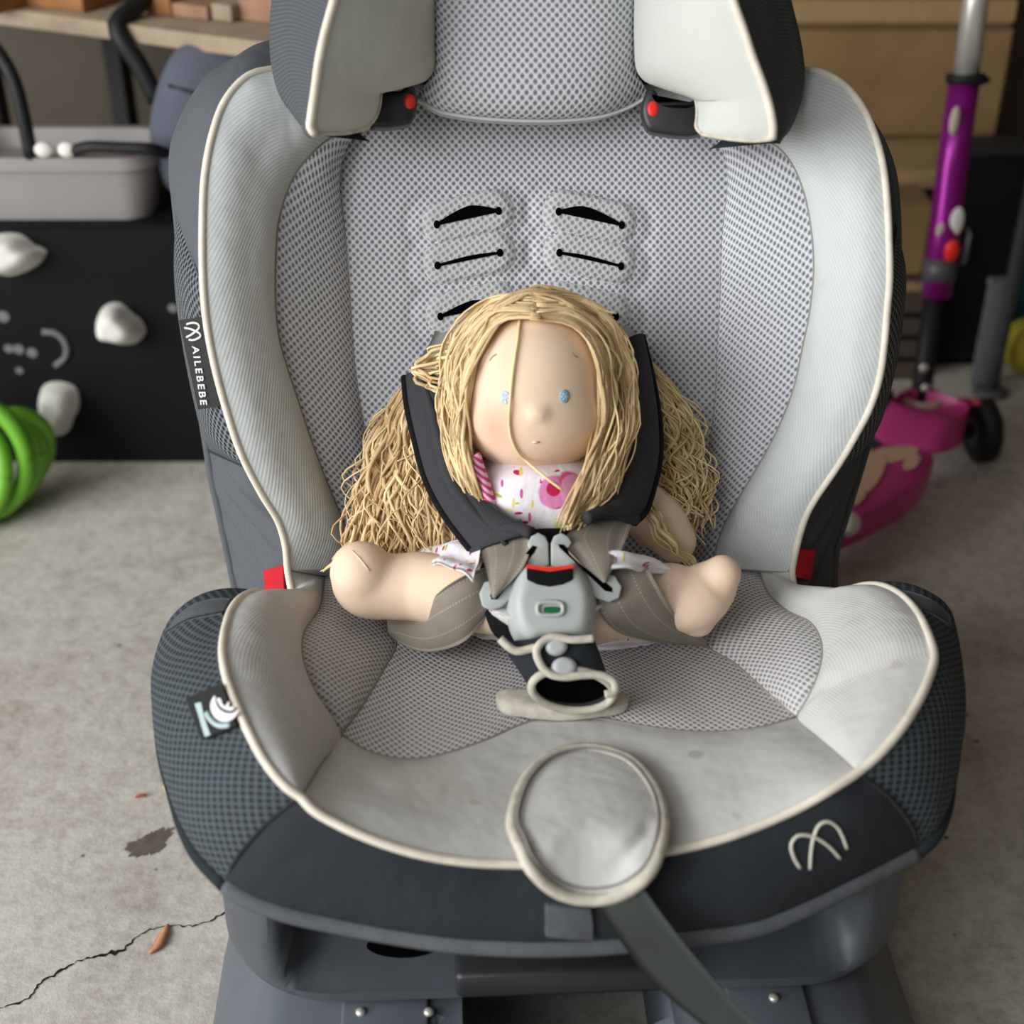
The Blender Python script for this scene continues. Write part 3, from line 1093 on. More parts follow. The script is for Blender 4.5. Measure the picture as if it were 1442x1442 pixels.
tube('black_collar', [S(1359, 116, .845), S(1360, 104, .86)], .0205, M['blackp'], sc, 18)
V, Fc = ellipsoid(S(1374, 112, .85), [RT, np.array([0, 1., 0]), ZW], (.016, .010, .006), 14, 8)
mesh('clamp_lever', V, Fc, M['blackp'], sc)
st_top = S(1408, -230, 1.3)
tube('silver_stem', [S(1361, 105, .86), S(1374, 0, 1.0), st_top], .0135, M['silver'], sc, 18)
hb1, hb2 = st_top - dq * .14, st_top + dq * .14
tube('handlebar', [hb1, hb2], .011, M['silver'], sc, 14)
for p, s_ in ((hb1, 1), (hb2, -1)):
    tube('grip', [p - dq * .012 * s_, p + dq * .09 * s_], .0155, M['pink'], sc, 14)
# front arms and wheels
wr = .037
for s_, wp in ((-1, (1380, 622)), (1, (1236, 596))):
    wc = py_(wp[0], wp[1], ns[1] + (.02 if s_ < 0 else .05))
    wc = np.array([wc[0], wc[1], wr + .0005])
    hx = np.array([1., .12, 0]); hx /= np.linalg.norm(hx)
    tube('wheel_arm', [neck_top - ZW * .006 - hx * s_ * .018, neck_top - hx * s_ * .034 - ZW * .010, wc + hx * s_ * .008 + ZW * .036], [.010, .008, .004], M['pink_dk'], sc, 12, n=14)
    tube('axle', [ns + ZW * .045, wc + hx * s_ * .004], .008, M['blackp'], sc, 10)
    V, Fc = tube_data(np.array([wc - hx * .012, wc - hx * .008, wc + hx * .008, wc + hx * .012]), [wr * .82, wr, wr, wr * .82], 32)
    w = mesh('wheel', V, Fc, M['tyre'], sc)
    V, Fc = tube_data(np.array([wc - hx * .0135, wc + hx * .0135]), wr * .45, 20)
    mesh('hub', V, Fc, M['hub'], w)
rw = rear + ds * .012; rw = np.array([rw[0], rw[1], .03])
V, Fc = tube_data(np.array([rw - dq * .018, rw - dq * .013, rw + dq * .013, rw + dq * .018]), [.025, .0295, .0295, .025], 28)
w = mesh('wheel', V, Fc, M['tyre'], sc)
V, Fc = tube_data(np.array([rw - dq * .0195, rw + dq * .0195]), .012, 16); mesh('hub', V, Fc, M['hub'], w)
V, Fc = ellipsoid(pz(1194, 738, dz + .002), [ds, dq, ZW], (.016, .012, .012), 16, 10)
mesh('white_bumper', V, Fc, M['hold'], sc)

# ================================================================== CAR SEAT
base0 = seat(0, -.08, 0)
cs = empty('child_car_seat', (base0[0], base0[1], 0), 'pale grey and charcoal child car seat with perforated mesh padding, standing on the concrete', 'car seat')

# traced seams of the padding, each point set at its own distance from the back or pan plane
notchL, notchR = pp(414, 844, .020), pp(1133, 840, .020)
PLb = B([(640, 88, -.005), (520, 90, .01), (440, 92, .025), (386, 97, .036), (350, 106, .046), (318, 140, .056), (299, 190, .066), (288, 250, .073), (285, 320, .078), (286, 400, .081), (291, 455, .082),
         (301, 510, .081), (318, 575, .078), (340, 640, .073), (368, 695, .065), (392, 735, .058), (402, 770, .054), (405, 803, .054)])
PRb = B([(860, 88, -.005), (1000, 90, .01), (1075, 92, .025), (1130, 98, .036), (1160, 103, .046), (1190, 121, .054), (1215, 152, .062), (1232, 190, .068), (1243, 230, .073), (1249, 280, .077), (1252, 340, .08),
         (1253, 390, .082), (1250, 430, .082), (1246, 480, .082), (1241, 520, .081), (1234, 550, .080), (1222, 582, .078), (1207, 610, .076), (1190, 640, .073), (1172, 668, .069), (1150, 700, .064), (1136, 725, .060), (1126, 755, .056), (1119, 785, .054), (1116, 805, .054)])
SLb = B([(600, 150, .0), (520, 170, .014), (467, 192, .026), (436, 218, .034), (415, 245, .038), (400, 280, .041), (391, 315, .043), (388, 350, .044), (387, 420, .044), (392, 475, .043), (404, 520, .041),
         (416, 555, .039), (433, 606, .035), (454, 664, .030), (479, 725, .024), (496, 770, .020), (506, 800, .018)])
SRb = B([(900, 150, .0), (1000, 172, .012), (1060, 190, .024), (1094, 205, .032), (1116, 230, .037), (1133, 271, .041), (1143, 320, .043), (1147, 379, .044), (1141, 440, .043), (1131, 490, .042),
         (1119, 545, .039), (1099, 598, .035), (1081, 634, .031), (1060, 670, .028), (1036, 710, .024), (1016, 750, .020), (1003, 800, .018)])
CLb = B([(462, 120, .006), (466, 160, .007), (469, 200, .008), (476, 260, .009), (485, 320, .009), (492, 400, .009), (497, 480, .009), (503, 540, .009), (513, 600, .008), (525, 660, .006), (536, 720, .004), (545, 800, .001)])
CRb = B([(1034, 120, .006), (1031, 160, .007), (1028, 210, .008), (1024, 268, .009), (1017, 335, .009), (1014, 419, .009), (1010, 490, .009), (1007, 560, .009), (1000, 620, .008), (990, 680, .006), (978, 730, .004), (966, 800, .001)])

back = part('backrest', cs)
bk = cs

# slots for the shoulder belts
slotsL = [((615, 316), (702, 297)), ((616, 374), (704, 356)), ((620, 446), (706, 428))]
slotsR = [((787, 298), (876, 317)), ((788, 356), (875, 375)), ((782, 428), (868, 446))]
slot3 = [(pb(*a, .012), pb(*b, .012)) for a, b in slotsL + slotsR]

NU, NV = 150, 130
G = coons(CLb, CRb, [CLb[0], (CLb[0] + CRb[0]) / 2, CRb[0]], [CLb[-1], (CLb[-1] + CRb[-1]) / 2, CRb[-1]], NU, NV)
disp = np.zeros((NU, NV))
for a, b in slot3:
    ab = b - a; L2 = np.dot(ab, ab)
    t = np.clip(((G - a) @ ab) / L2, 0, 1)
    dd = (G - (a + t[..., None] * ab))
    dd = dd - (dd @ NB)[..., None] * NB
    ds_ = np.linalg.norm(dd, axis=2)
    f = np.clip((.0175 - ds_) / .0050, 0, 1); f = f * f * (3 - 2 * f)
    g = np.clip((ds_ - .0165) / .004, 0, 1) * np.clip((.026 - ds_) / .006, 0, 1)
    inner = np.clip((.004 - ds_) / .004, 0, 1)
    disp = np.maximum(disp, 0) if False else disp
    disp += f * .0010 - g * .0012
vv = np.linspace(-1, 1, NV)[None]
disp += -.004 * (1 - vv ** 2)
grid_mesh('centre_mesh_panel', G, M['mesh_grey'], back, disp=disp)
for i, (a, b) in enumerate(slot3):
    ex_ = (b - a) / np.linalg.norm(b - a); ey_ = np.cross(NB, ex_)
    if ey_[2] < 0: ey_ = -ey_
    st_ = []
    for t in np.linspace(0, 6.283, 40, endpoint=False):
        cx_ = b if math.cos(t) > 0 else a
        st_.append(cx_ + ex_ * .0125 * math.cos(t) + ey_ * .0150 * math.sin(t) * (1.05 if math.sin(t) > 0 else .9) - NB * .0075)
    puffy('slot_pad', cr(st_, 60, True), NB, .0052, M['mesh_pad'], back, rings=8, flat=.80)
    up = SB; o = NB * (.0012 + .0005)
    dn = (b - a) / np.linalg.norm(b - a)
    openw = (.0052, .0011, .0042, .0050, .0011, .0042)[i]
    up_pts, lo_pts = [], []
    for t in np.linspace(0, 1, 14):
        p = a + (b - a) * t + NB * -.0052
        sh_ = math.sin(math.pi * min(1, max(0, t))) ** .8
        bias = (1.35 - .9 * abs(t - .55)) if i < 3 else (1.35 - .9 * abs(t - .35))
        up_pts.append(p + up * (.0008 + openw * sh_ * bias)); lo_pts.append(p - up * (.0008))
    ring = [p + NB * .0038 for p in up_pts + lo_pts[::-1]]
    prism('belt_slot', ring, NB, .004, M['void'], back)  # black plate on the pad, painted for the dark of the slot
    for q_ in (a, b):
        V, Fc = ellipsoid(q_ + NB * -.0018, [XL, SB, NB], (.0022, .0028, .0018), 10, 6)
        mesh('slot_end', V, Fc, M['void'], back)

G = loft([SLb, CLb], 80, 26); grid_mesh('side_mesh_panel', G, M['mesh_grey'], back, bulge=.004, uvalign='end')
G = loft([SRb, CRb], 80, 26); grid_mesh('side_mesh_panel', G, M['mesh_grey'], back, bulge=.004, uvalign='end')
G = loft([PLb, SLb], 90, 26); grid_mesh('wing_border', G, M['light'], back, bulge=.011)
G = loft([PRb, SRb], 90, 26); grid_mesh('wing_border', G, M['light'], back, bulge=.011)
for c in (CLb, CRb):
    tube('seam', [p + NB * -.0012 for p in cr(c, 50)], .0014, M['seam'], back, 5)
for c in (SLb, SRb):
    tube('seam', [p + NB * -.0010 for p in cr(c[1:], 60)], .0015, M['seam'], back, 5)

# upper edge of the back, hidden by the headrest
topmid = [pb(640, 60, -.03), pb(750, 50, -.03), pb(860, 60, -.03)]
grid_mesh('top_pad', loft([[CLb[0], (CLb[0] + CRb[0]) / 2, CRb[0]], [PLb[1] + SB * .05, topmid[1] + SB * .07, PRb[1] + SB * .05]], 30, 10), M['dark'], back)

# dark sides of the back
BLp = B([(520, 62, -.05), (440, 62, -.045), (380, 70, -.035), (346, 88, -.03), (306, 103, -.03), (282, 130, -.033), (260, 170, -.038), (248, 203, -.04), (245, 231, -.04), (248, 274, -.04), (253, 326, -.04), (256, 396, -.04), (262, 446, -.04), (270, 500, -.042),
         (284, 576, -.042), (293, 630, -.042), (300, 675, -.042), (309, 715, -.042), (317, 754, -.042), (326, 795, -.042), (335, 840, -.042)])
BRp = B([(1000, 96, -.05), (1075, 98, -.045), (1125, 104, -.035), (1155, 110, -.03), (1186, 130, -.03), (1213, 160, -.03), (1237, 197, -.032), (1253, 238, -.034), (1259, 276, -.036), (1262, 351, -.038), (1259, 390, -.038), (1254, 440, -.038),
         (1249, 480, -.038), (1244, 528, -.038), (1234, 578, -.038), (1216, 639, -.038), (1199, 695, -.038), (1185, 740, -.038), (1177, 765, -.038), (1173, 800, -.038), (1173, 838, -.038)])


def side_patches(front, rear, fr, rr):
    """front/rear curves; fr/rr: fractions where the cloth changes"""
    NS = 121
    Fq, Rq = cr(front, NS), cr(rear, NS)
    cuts_f = [0] + [int(f * (NS - 1)) for f in fr] + [NS - 1]
    cuts_r = [0] + [int(f * (NS - 1)) for f in rr] + [NS - 1]
    names = (('shoulder_cloth', 'dark'), ('side_mesh', 'mesh_side'), ('side_pocket', 'dark'))
    for k in range(3):
        f = Fq[cuts_f[k]:cuts_f[k + 1] + 1]; r_ = Rq[cuts_r[k]:cuts_r[k + 1] + 1]
        Gs = loft([f, r_], 46, 16)
        dsp = None
        if k == 2:
            uu = np.linspace(0, 1, 46)[:, None]; w_ = np.linspace(0, 1, 16)[None]
            dsp = .0035 * np.sin((uu * 1.5 + w_ * 1.2) * 14) * (uu > .03) * np.sin(np.pi * np.clip(w_, 0, 1))
        grid_mesh(names[k][0], Gs, M[names[k][1]], back, bulge=.010 if k < 2 else .003, disp=dsp)
        if k < 2:
            a, b = f[-1], r_[-1]
            tube('side_seam', [a, (a + b) / 2 + (a - O - NB * 0) * 0, b], .0013, M['seam_dark'], back, 5, n=8)
    tube('back_edge_binding', Rq[4:], .004, M['dark'], back, 7)
    return Fq, Rq


PLfull = list(PLb[1:]) + [pb(410, 830, .058), notchL]
PRfull = list(PRb[1:]) + [pb(1118, 824, .056), notchR]
LF, LR = side_patches(PLfull, BLp, (.50, .77), (.42, .775))
RF, RR = side_patches(PRfull, BRp, (.50, .77), (.42, .745))
tube('piping', cr(PLfull, 110), .0024, M['piping'], back, 8)
tube('piping', cr(PRfull, 110), .0024, M['piping'], back, 8)
# plastic shell closing the back
shell_L = cr(list(LR), 40); shell_R = cr(list(RR), 40)
mid = [(a + b) / 2 - NB * .045 for a, b in zip(shell_L, shell_R)]
absorb(back, grid_mesh('backrest', loft([shell_L, [m_ - XL * .12 for m_ in mid], mid, [m_ + XL * .12 for m_ in mid], shell_R], 40, 30), M['plastic_shell'], back, toward=O - NB * 2))

for k_ in (0, 1, 2):
    tube('pocket_edge', [LR[i] + XL * (.004 + .006 * k_) + NB * (.003 + .007 * k_) for i in range(93, 121, 3)], .0026, M['dark'], back, 6, n=24)

# woven brand tag on the left wing
tc = [pb(252, 451, .070), pb(285, 446, .0785), pb(310, 572, .077), pb(279, 577, .070)]
tn = np.cross(tc[1] - tc[0], tc[3] - tc[0]); tn /= np.linalg.norm(tn)
if np.dot(tn, CAM - tc[0]) < 0: tn = -tn
tg = prism('brand_tag', tc, tn, .0012, M['tag'], back, label='black woven tag reading AILEBEBE beside the left wing')


def text_mesh(s, size, o3, ex, ey, mat, parent, name, off, bold=.0, spacing=1.0):
    cu = bpy.data.curves.new('lettering', 'FONT')
    cu.body = s; cu.size = 1.0; cu.offset = bold; cu.space_character = spacing
    cu.align_x = 'LEFT'; cu.align_y = 'CENTER'
    cu.extrude = .0
    to = bpy.data.objects.new('lettering', cu)
    COL.objects.link(to)
    dg = bpy.context.evaluated_depsgraph_get()
    me = to.evaluated_get(dg).to_mesh()
    V = np.array([v.co[:] for v in me.vertices]); Fc = [tuple(p.vertices) for p in me.polygons]
    to.to_mesh_clear()
    bpy.data.objects.remove(to)
    W = V[:, 0].max() - V[:, 0].min()
    V3 = [o3 + ex * (v[0] - V[:, 0].min()) * size + ey * v[1] * size + off for v in V]
    return mesh(name, V3, Fc, mat, parent, smooth=False), W * size


tdn = (tc[3] + tc[2] - tc[0] - tc[1]); tdn /= np.linalg.norm(tdn)      # reading direction: down the tag
tac = (tc[1] - tc[0]); tac -= tdn * np.dot(tac, tdn); tac /= np.linalg.norm(tac)
tpl = lambda px, py_v: on_plane(px, py_v, tc[0] + tn * .0005, tn)
p0, p1 = tpl(275, 487), tpl(287, 570)
dd = (p1 - p0) / np.linalg.norm(p1 - p0)
ee = np.cross(tn, dd); ee /= np.linalg.norm(ee)
if np.dot(ee, tac) < 0: ee = -ee
_, Wt = text_mesh('AILEBEBE', 1, p0, dd, ee, M['white'], tg, 'probe', tn * 0, bold=.012, spacing=1.32)
bpy.data.objects.remove(_)
text_mesh('AILEBEBE', np.linalg.norm(p1 - p0) / Wt, p0, dd, ee, M['white'], tg, 'lettering', tn * .0004, bold=.012, spacing=1.32)


def logo(P1, P2, r_, mat, parent, name='arch_logo'):
    V, Fc = join([tube_data(cr(P1, 24), r_, 6), tube_data(cr(P2, 24), r_, 6)])
    return mesh(name, V, Fc, mat, parent)


f = lambda L_: [tpl(240 + a / 9.0125, 430 + b / 9.0125) for a, b in L_]
logo(f([(208, 240), (270, 222), (340, 230), (370, 270), (330, 325), (270, 370), (205, 405)]), f([(182, 285), (250, 298), (320, 325), (375, 360), (385, 390), (340, 425), (285, 440), (238, 436)]), .0007, M['white'], tg)

# red side tags near the pan
for pts, nm in (([(370, 803, .042), (398, 796, .053), (400, 838, .056), (372, 833, .046)], 0), ([(1124, 772, .054), (1149, 775, .042), (1142, 817, .044), (1119, 813, .056)], 1)):
    P4 = B(pts); nn = np.cross(P4[1] - P4[0], P4[3] - P4[0]); nn *= np.sign(np.dot(nn, CAM - P4[0]))
    prism('red_tag', P4, nn, .002, M['red_cloth'], back, .0006)

# ------------------------------------------------------------------ headrest
hr = part('headrest', cs)
top_y = -190
HCl = B([(608, top_y, .050), (610, -60, .050), (612, 0, .050), (612, 60, .050), (609, 100, .048), (596, 124, .044), (588, 134, .040)])
HCr = B([(898, top_y, .050), (895, -60, .050), (893, 0, .050), (893, 60, .050), (895, 98, .048), (906, 120, .044), (914, 133, .040)])
HCb = B([(588, 134, .040), (612, 152, .042), (650, 161, .045), (700, 166, .047), (750, 168, .048), (800, 167, .047), (850, 161, .045), (888, 148, .042), (914, 133, .040)])
HCt = B([(608, top_y, .050), (700, top_y - 25, .05), (800, top_y - 25, .05), (898, top_y, .050)])
Gh = coons(HCl, HCr, HCt, HCb, 60, 60)
grid_mesh('centre_pad', Gh, M['mesh_grey'], hr, bulge=.012)
under = [p - NB * .03 - SB * .002 for p in cr(HCb, 40)]
grid_mesh('pad_underside', loft([cr(HCb, 40), under], 40, 6), M['light'], hr, toward=O - ZW * 2)
tube('pad_seam', [p + NB * .0002 - SB * .0010 for p in cr(HCb, 50)], .0012, M['light'], hr, 6)

# wings: inner pale face, cream piping, dark outer face
hpl = B([(505, top_y, .128), (487, -80, .130), (470, 0, .131), (459, 40, .131), (450, 80, .131), (443, 130, .130), (438, 165, .129), (437, 180, .128), (444, 189, .126)])
hil = B([(608, top_y, .052), (610, -60, .052), (612, 0, .052), (612, 60, .053), (611, 98, .052), (602, 112, .052), (580, 121, .058), (548, 125, .068), (536, 131, .074)])
hel = B([(536, 131, .074), (534, 148, .078), (529, 165, .084), (520, 176, .090), (515, 181, .093)])
hbl = B([(444, 189, .126), (460, 188, .118), (485, 187, .108), (515, 181, .093)])
# inner face as a patch between piping and inner edge, with the lower notch for the belt guide
grid_mesh('wing_inner', coons(hpl, hil + hel[1:], [hpl[0], (hpl[0] + hil[0]) / 2, hil[0]], hbl, 70, 26), M['head_light'], hr, bulge=.006)
hpr = B([(1000, top_y, .128), (1015, -80, .130), (1033, 0, .131), (1047, 40, .131), (1060, 80, .131), (1075, 120, .130), (1084, 150, .129), (1089, 180, .128), (1088, 196, .126)])
hir = B([(898, top_y, .052), (895, -60, .052), (893, 0, .052), (893, 60, .053), (896, 98, .052), (906, 113, .052), (930, 124, .058), (962, 132, .068), (979, 137, .074)])
her = B([(979, 137, .074), (982, 150, .078), (982, 165, .084), (981, 180, .090), (989, 189, .094)])
hbr = B([(1088, 196, .126), (1060, 198, .118), (1025, 195, .108), (989, 189, .094)])
grid_mesh('wing_inner', coons(hpr, hir + her[1:], [hpr[0], (hpr[0] + hir[0]) / 2, hir[0]], hbr, 70, 26), M['head_light'], hr, bulge=.006)
hol = B([(400, top_y, .06), (390, -80, .055), (383, 0, .05), (380, 50, .05), (384, 100, .05), (394, 135, .055), (412, 162, .07), (430, 184, .095), (444, 192, .112)])
hor = B([(1085, top_y, .06), (1100, -80, .055), (1113, 0, .05), (1127, 60, .05), (1132, 105, .05), (1128, 140, .055), (1119, 170, .07), (1105, 193, .095), (1090, 202, .112)])
for pc, oc in ((hpl, hol), (hpr, hor)):
    pc, oc = cr(pc, 60), cr(oc, 60)
    backc = np.array([o_ * .55 + (O + XL * np.dot(o_ - O, XL) * .55 + SB * np.dot(o_ - O, SB)) * .45 - NB * .02 for o_ in oc])
    midc = (pc * .45 + oc * .55) + (oc - pc.mean(0)) * 0.02 + (XL * np.sign(np.dot(oc[10] - O, XL))) * .004
    grid_mesh('wing_outer', loft([pc, midc, oc, backc], 60, 30), M['dark_head'], hr)
for pc in (hpl, hpr):
    tube('piping', cr(pc, 60), .0026, M['piping'], hr, 8)
for bc_ in (hbl, hbr):
    P_ = cr(bc_, 24)
    grid_mesh('wing_underside', loft([P_, [p - NB * .04 + SB * .016 for p in P_]], 24, 8), M['black_cloth'], hr, toward=O - ZW * 3)
    tube('wing_hem', P_, .0014, M['rim'], hr, 6)
for ec in (hel, her):
    tube('wing_hem', cr(ec, 16), .0013, M['rim'], hr, 6)
# closing panel behind the headrest, up to its top
bq = [pb(x_, y_, .015) for x_, y_ in ((420, top_y), (1080, top_y), (1100, 150), (1000, 120), (500, 120), (400, 140))]
absorb(hr, prism('headrest', bq, -NB, .01, M['plastic_shell'], hr))
topc = [hol[0], hpl[0], hil[0], (hil[0] + hir[0]) / 2 + SB * .012, hir[0], hpr[0], hor[0]]
grid_mesh('headrest_top', loft([topc, [pb(430, top_y, .01), pb(500, top_y - 14, .01), pb(600, top_y - 18, .01), pb(750, top_y - 20, .01), pb(900, top_y - 18, .01), pb(1000, top_y - 14, .01), pb(1075, top_y, .01)]], 40, 8), M['dark_head'], hr, toward=O + SB * 3)

# belt guides with red dot under each wing
for sgn, ol_, dot, nb in ((-1, [(530, 138), (545, 128), (566, 126), (572, 119), (580, 118), (587, 130), (588, 150), (580, 172), (570, 176), (524, 175)], (577, 143), .060),
                          (1, [(985, 137), (968, 144), (942, 143), (929, 138), (923, 126), (914, 125), (905, 140), (903, 158), (912, 182), (922, 186), (988, 186)], (919, 153), .060)):
    g_n = NB + UP * .1 - XL * sgn * .10; g_n /= np.linalg.norm(g_n)
    go = pb(dot[0], dot[1], nb)
    gp_ = [on_plane(a, b, go, g_n) for a, b in ol_]
    guide = prism('belt_guide', cr(gp_, 44, True), g_n, .02, M['plastic_black'], hr, .0035, label='black plastic belt guide with a red dot')
    c = on_plane(dot[0], dot[1], go + g_n * .0002, g_n)
    e1 = XL; e2 = np.cross(g_n, e1)
    rg = [c + .0036 * math.cos(t) * e1 + .0047 * math.sin(t) * e2 for t in np.linspace(0, 6.283, 24, endpoint=False)]
    puffy('red_dot', rg, g_n, .0012, M['red'], guide, rings=4)

# ------------------------------------------------------------------ seat pan padding
pan = part('seat_pan', cs)
Lp = [notchL] + PN([(405, 847, .028), (390, 842, .038), (365, 834, .048), (345, 838, .054), (328, 855, .058), (317, 885, .060), (313, 915, .060), (318, 950, .058), (330, 985, .055), (350, 1030, .050), (375, 1075, .043), (405, 1110, .035), (423, 1122, .031)])
Fp = PN([(423, 1122, .031), (440, 1140, .027), (480, 1163, .020), (540, 1188, .012), (600, 1205, .005), (660, 1214, 0), (720, 1217, -.004), (780, 1217, -.005), (827, 1214, -.005), (900, 1204, -.004), (960, 1195, 0), (1020, 1180, .006),
         (1080, 1158, .012), (1130, 1135, .020), (1170, 1112, .028), (1207, 1088, .033)])
Rp = PN([(1207, 1088, .033), (1240, 1060, .040), (1270, 1025, .048), (1295, 985, .054), (1310, 950, .058), (1316, 925, .060), (1308, 895, .060), (1290, 860, .058), (1265, 836, .055), (1240, 825, .053), (1215, 825, .049), (1180, 836, .040), (1150, 843, .028)]) + [notchR]
MSL = PN([(456, 812, .010), (454, 835, .014), (449, 858, .019), (428, 890, .026), (425, 920, .028), (433, 952, .025), (453, 993, .016), (480, 1034, .006)])
MSR = PN([(1068, 803, .010), (1084, 838, .016), (1111, 862, .021), (1140, 876, .025), (1156, 902, .028), (1157, 931, .028), (1146, 966, .022), (1130, 996, .011), (1122, 1010, .006)])
CSL = PN([(536, 800, .002), (541, 835, .001), (546, 868, 0), (557, 906, -.002), (538, 946, 0), (506, 1000, .003), (480, 1034, .006)])
CSR = PN([(978, 800, .002), (976, 840, .001), (978, 880, 0), (1000, 914, -.002), (1029, 931, -.001), (1058, 955, .001), (1087, 981, .003), (1122, 1010, .006)])
MF = PN([(480, 1034, .006), (515, 1057, .005), (560, 1069, .004), (600, 1068, .003), (640, 1058, .002), (690, 1040, .001), (730, 1022, 0), (765, 1012, 0), (800, 1010, 0), (850, 1013, 0), (900, 1022, .001), (960, 1030, .002), (1020, 1031, .003), (1070, 1025, .005), (1122, 1010, .006)])
BSL = PN([(480, 1034, .006), (453, 1075, .016), (423, 1122, .031)])
BSR = PN([(1122, 1010, .006), (1151, 1039, .013), (1181, 1064, .022), (1207, 1088, .033)])
BKc = [CSL[0], (CSL[0] + CSR[0]) / 2, CSR[0]]
G = coons(CSL, CSR, BKc, MF, 90, 90)
grid_mesh('centre_mesh_panel', G, M['mesh_pan'], pan, bulge=.003)
grid_mesh('side_mesh_panel', loft([MSL, CSL], 60, 26), M['mesh_pan'], pan, bulge=.005)
grid_mesh('side_mesh_panel', loft([MSR, CSR], 60, 26), M['mesh_pan'], pan, bulge=.005)
PLend, PRend = PLb[-1], PRb[-1]
LO = [PLend, pb(409, 828, .056)] + Lp
RO = list(reversed(Rp)); RO = [PRend, pb(1118, 824, .056)] + RO
grid_mesh('bolster', coons(LO, MSL + BSL[1:], [PLend, MSL[0]], [Lp[-1], Lp[-1] * .5 + BSL[-1] * .5, BSL[-1]], 110, 26), M['light_pan'], pan, bulge=.010)
grid_mesh('bolster', coons(RO, MSR + BSR[1:], [PRend, MSR[0]], [Rp[0], Rp[0] * .5 + BSR[-1] * .5, BSR[-1]], 110, 26), M['light_pan'], pan, bulge=.010)
grid_mesh('front_border', coons(MF, Fp, BSL, BSR, 100, 30), M['light_pan'], pan, bulge=.007)
for c in (MSL + BSL[1:], MSR + BSR[1:], CSL, CSR, MF):
    tube('seam', [p + NP * .0002 for p in cr(c, 60)], .0009, M['seam'], pan, 5)
tube('seam', [p + NP * .001 for p in cr([PLend, MSL[0]], 10)], .0012, M['seam'], pan, 5)
tube('seam', [p + NP * .001 for p in cr([PRend, MSR[0]], 10)], .0012, M['seam'], pan, 5)
# strip where back and pan meet
bt = [PLend, SLb[-1], CLb[-1], (CLb[-1] + CRb[-1]) / 2, CRb[-1], SRb[-1], PRend]
bb = [PLend - ZW * .004, MSL[0], CSL[0], (CSL[0] + CSR[0]) / 2, CSR[0], MSR[0], PRend - ZW * .004]
absorb(pan, grid_mesh('seat_pan', loft([bt, [(a + b) / 2 - NB * .006 - NP * .004 for a, b in zip(bt, bb)], bb], 60, 8), M['light'], pan))
pip = Lp + Fp[1:] + Rp[1:]
tube('piping', cr(pip, 220), .0026, M['piping'], pan, 8)

# dark skirt
Ls = PN([(395, 836, .026), (352, 833, .040), (300, 838, .045), (265, 850, .045), (238, 875, .040), (222, 910, .030), (213, 950, .020), (213, 990, .015), (218, 1040, .008), (230, 1090, 0), (248, 1145, -.010), (275, 1195, -.018), (318, 1243, -.030)])
Rs = PN([(1291, 1196, -.030), (1319, 1169, -.020), (1338, 1130, -.010), (1347, 1088, 0), (1354, 1042, .008), (1352, 984, .015), (1349, 920, .022), (1338, 864, .035), (1320, 848, .042), (1285, 832, .045), (1245, 824, .044), (1200, 829, .036), (1160, 838, .022)])
Hm = PN([(318, 1243, -.030), (345, 1260, -.034), (400, 1281, -.040), (480, 1299, -.046), (560, 1314, -.049), (640, 1325, -.050), (720, 1330, -.050), (800, 1330, -.050), (870, 1326, -.050), (960, 1317, -.050), (1061, 1303, -.047), (1133, 1275, -.042), (1205, 1240, -.036), (1250, 1217, -.033), (1291, 1196, -.030)])


from mathutils.bvhtree import BVHTree


def bvh_of(o_):
    off_ = root_loc(clamp(o_.parent))
    return BVHTree.FromPolygons([tuple(np.array(v.co) + off_) for v in o_.data.vertices], [tuple(q_.vertices) for q_ in o_.data.polygons])


def cast(tree, px, py_v, off=0.0):
    d_ = ray(px, py_v); d_ = d_ / np.linalg.norm(d_)
    h_ = tree.ray_cast(Vector(CAM), Vector(d_))
    n_ = np.array(h_[1])
    if np.dot(n_, d_) > 0: n_ = -n_
    return np.array(h_[0]) + n_ * off, n_


PANC = O + TP * .15
SK = []


def radial(p):
    v = np.array([p[0] - PANC[0], p[1] - PANC[1], 0])
    return v / np.linalg.norm(v)


def inward(c, dz_, k):
    n_ = len(c)
    dz_ = np.full(n_, dz_) if np.isscalar(dz_) else np.interp(np.linspace(0, 1, n_), np.linspace(0, 1, len(dz_)), dz_)
    k = np.full(n_, k) if np.isscalar(k) else np.interp(np.linspace(0, 1, n_), np.linspace(0, 1, len(k)), k)
    return [p - radial(p) * kk - ZW * dd_ for p, dd_, kk in zip(c, dz_, k)]


Ls_, Rs_, Hm_ = cr(Ls, 70), cr(Rs, 70), cr(Hm, 90)


def mid_(a, b, w_, out_, up_):
    return [p * (1 - w_) + q_ * w_ + radial(q_) * out_ + NP * up_ for p, q_ in zip(a, b)]


LpD, RpD, FpD = cr(Lp, 70), cr(Rp, 70), cr(Fp, 90)
SKS = (('skirt_mesh', LpD, Ls_, 'mesh_dark', [.034, .034, .03, .008], [.006, .006, .006, .012], [.07, .07, .06, .010], [.03, .03, .03, .03]),
       ('skirt_mesh', RpD, Rs_, 'mesh_dark', [.008, .03, .034, .034], [.012, .006, .006, .006], [.010, .06, .07, .07], [.03, .03, .03, .03]),
       ('front_skirt', FpD, Hm_, 'dark_front', [.008, .008], [.012, .012], [.010, .010], [.03, .03]))
for nm_, a_, b_, mt_, z1_, k1_, z2_, k2_ in SKS:
    SK.append(0); SK[-1] = grid_mesh(nm_, loft([a_, mid_(a_, b_, .30, .006, .003), mid_(a_, b_, .70, .007, .002), b_, inward(b_, z1_, k1_), inward(b_, z2_, k2_)], 90, 48), M[mt_], pan)
tube('hem', [p - ZW * .0015 for p in cr(list(Hm_), 90)], .0058, M['dark'], pan, 8)
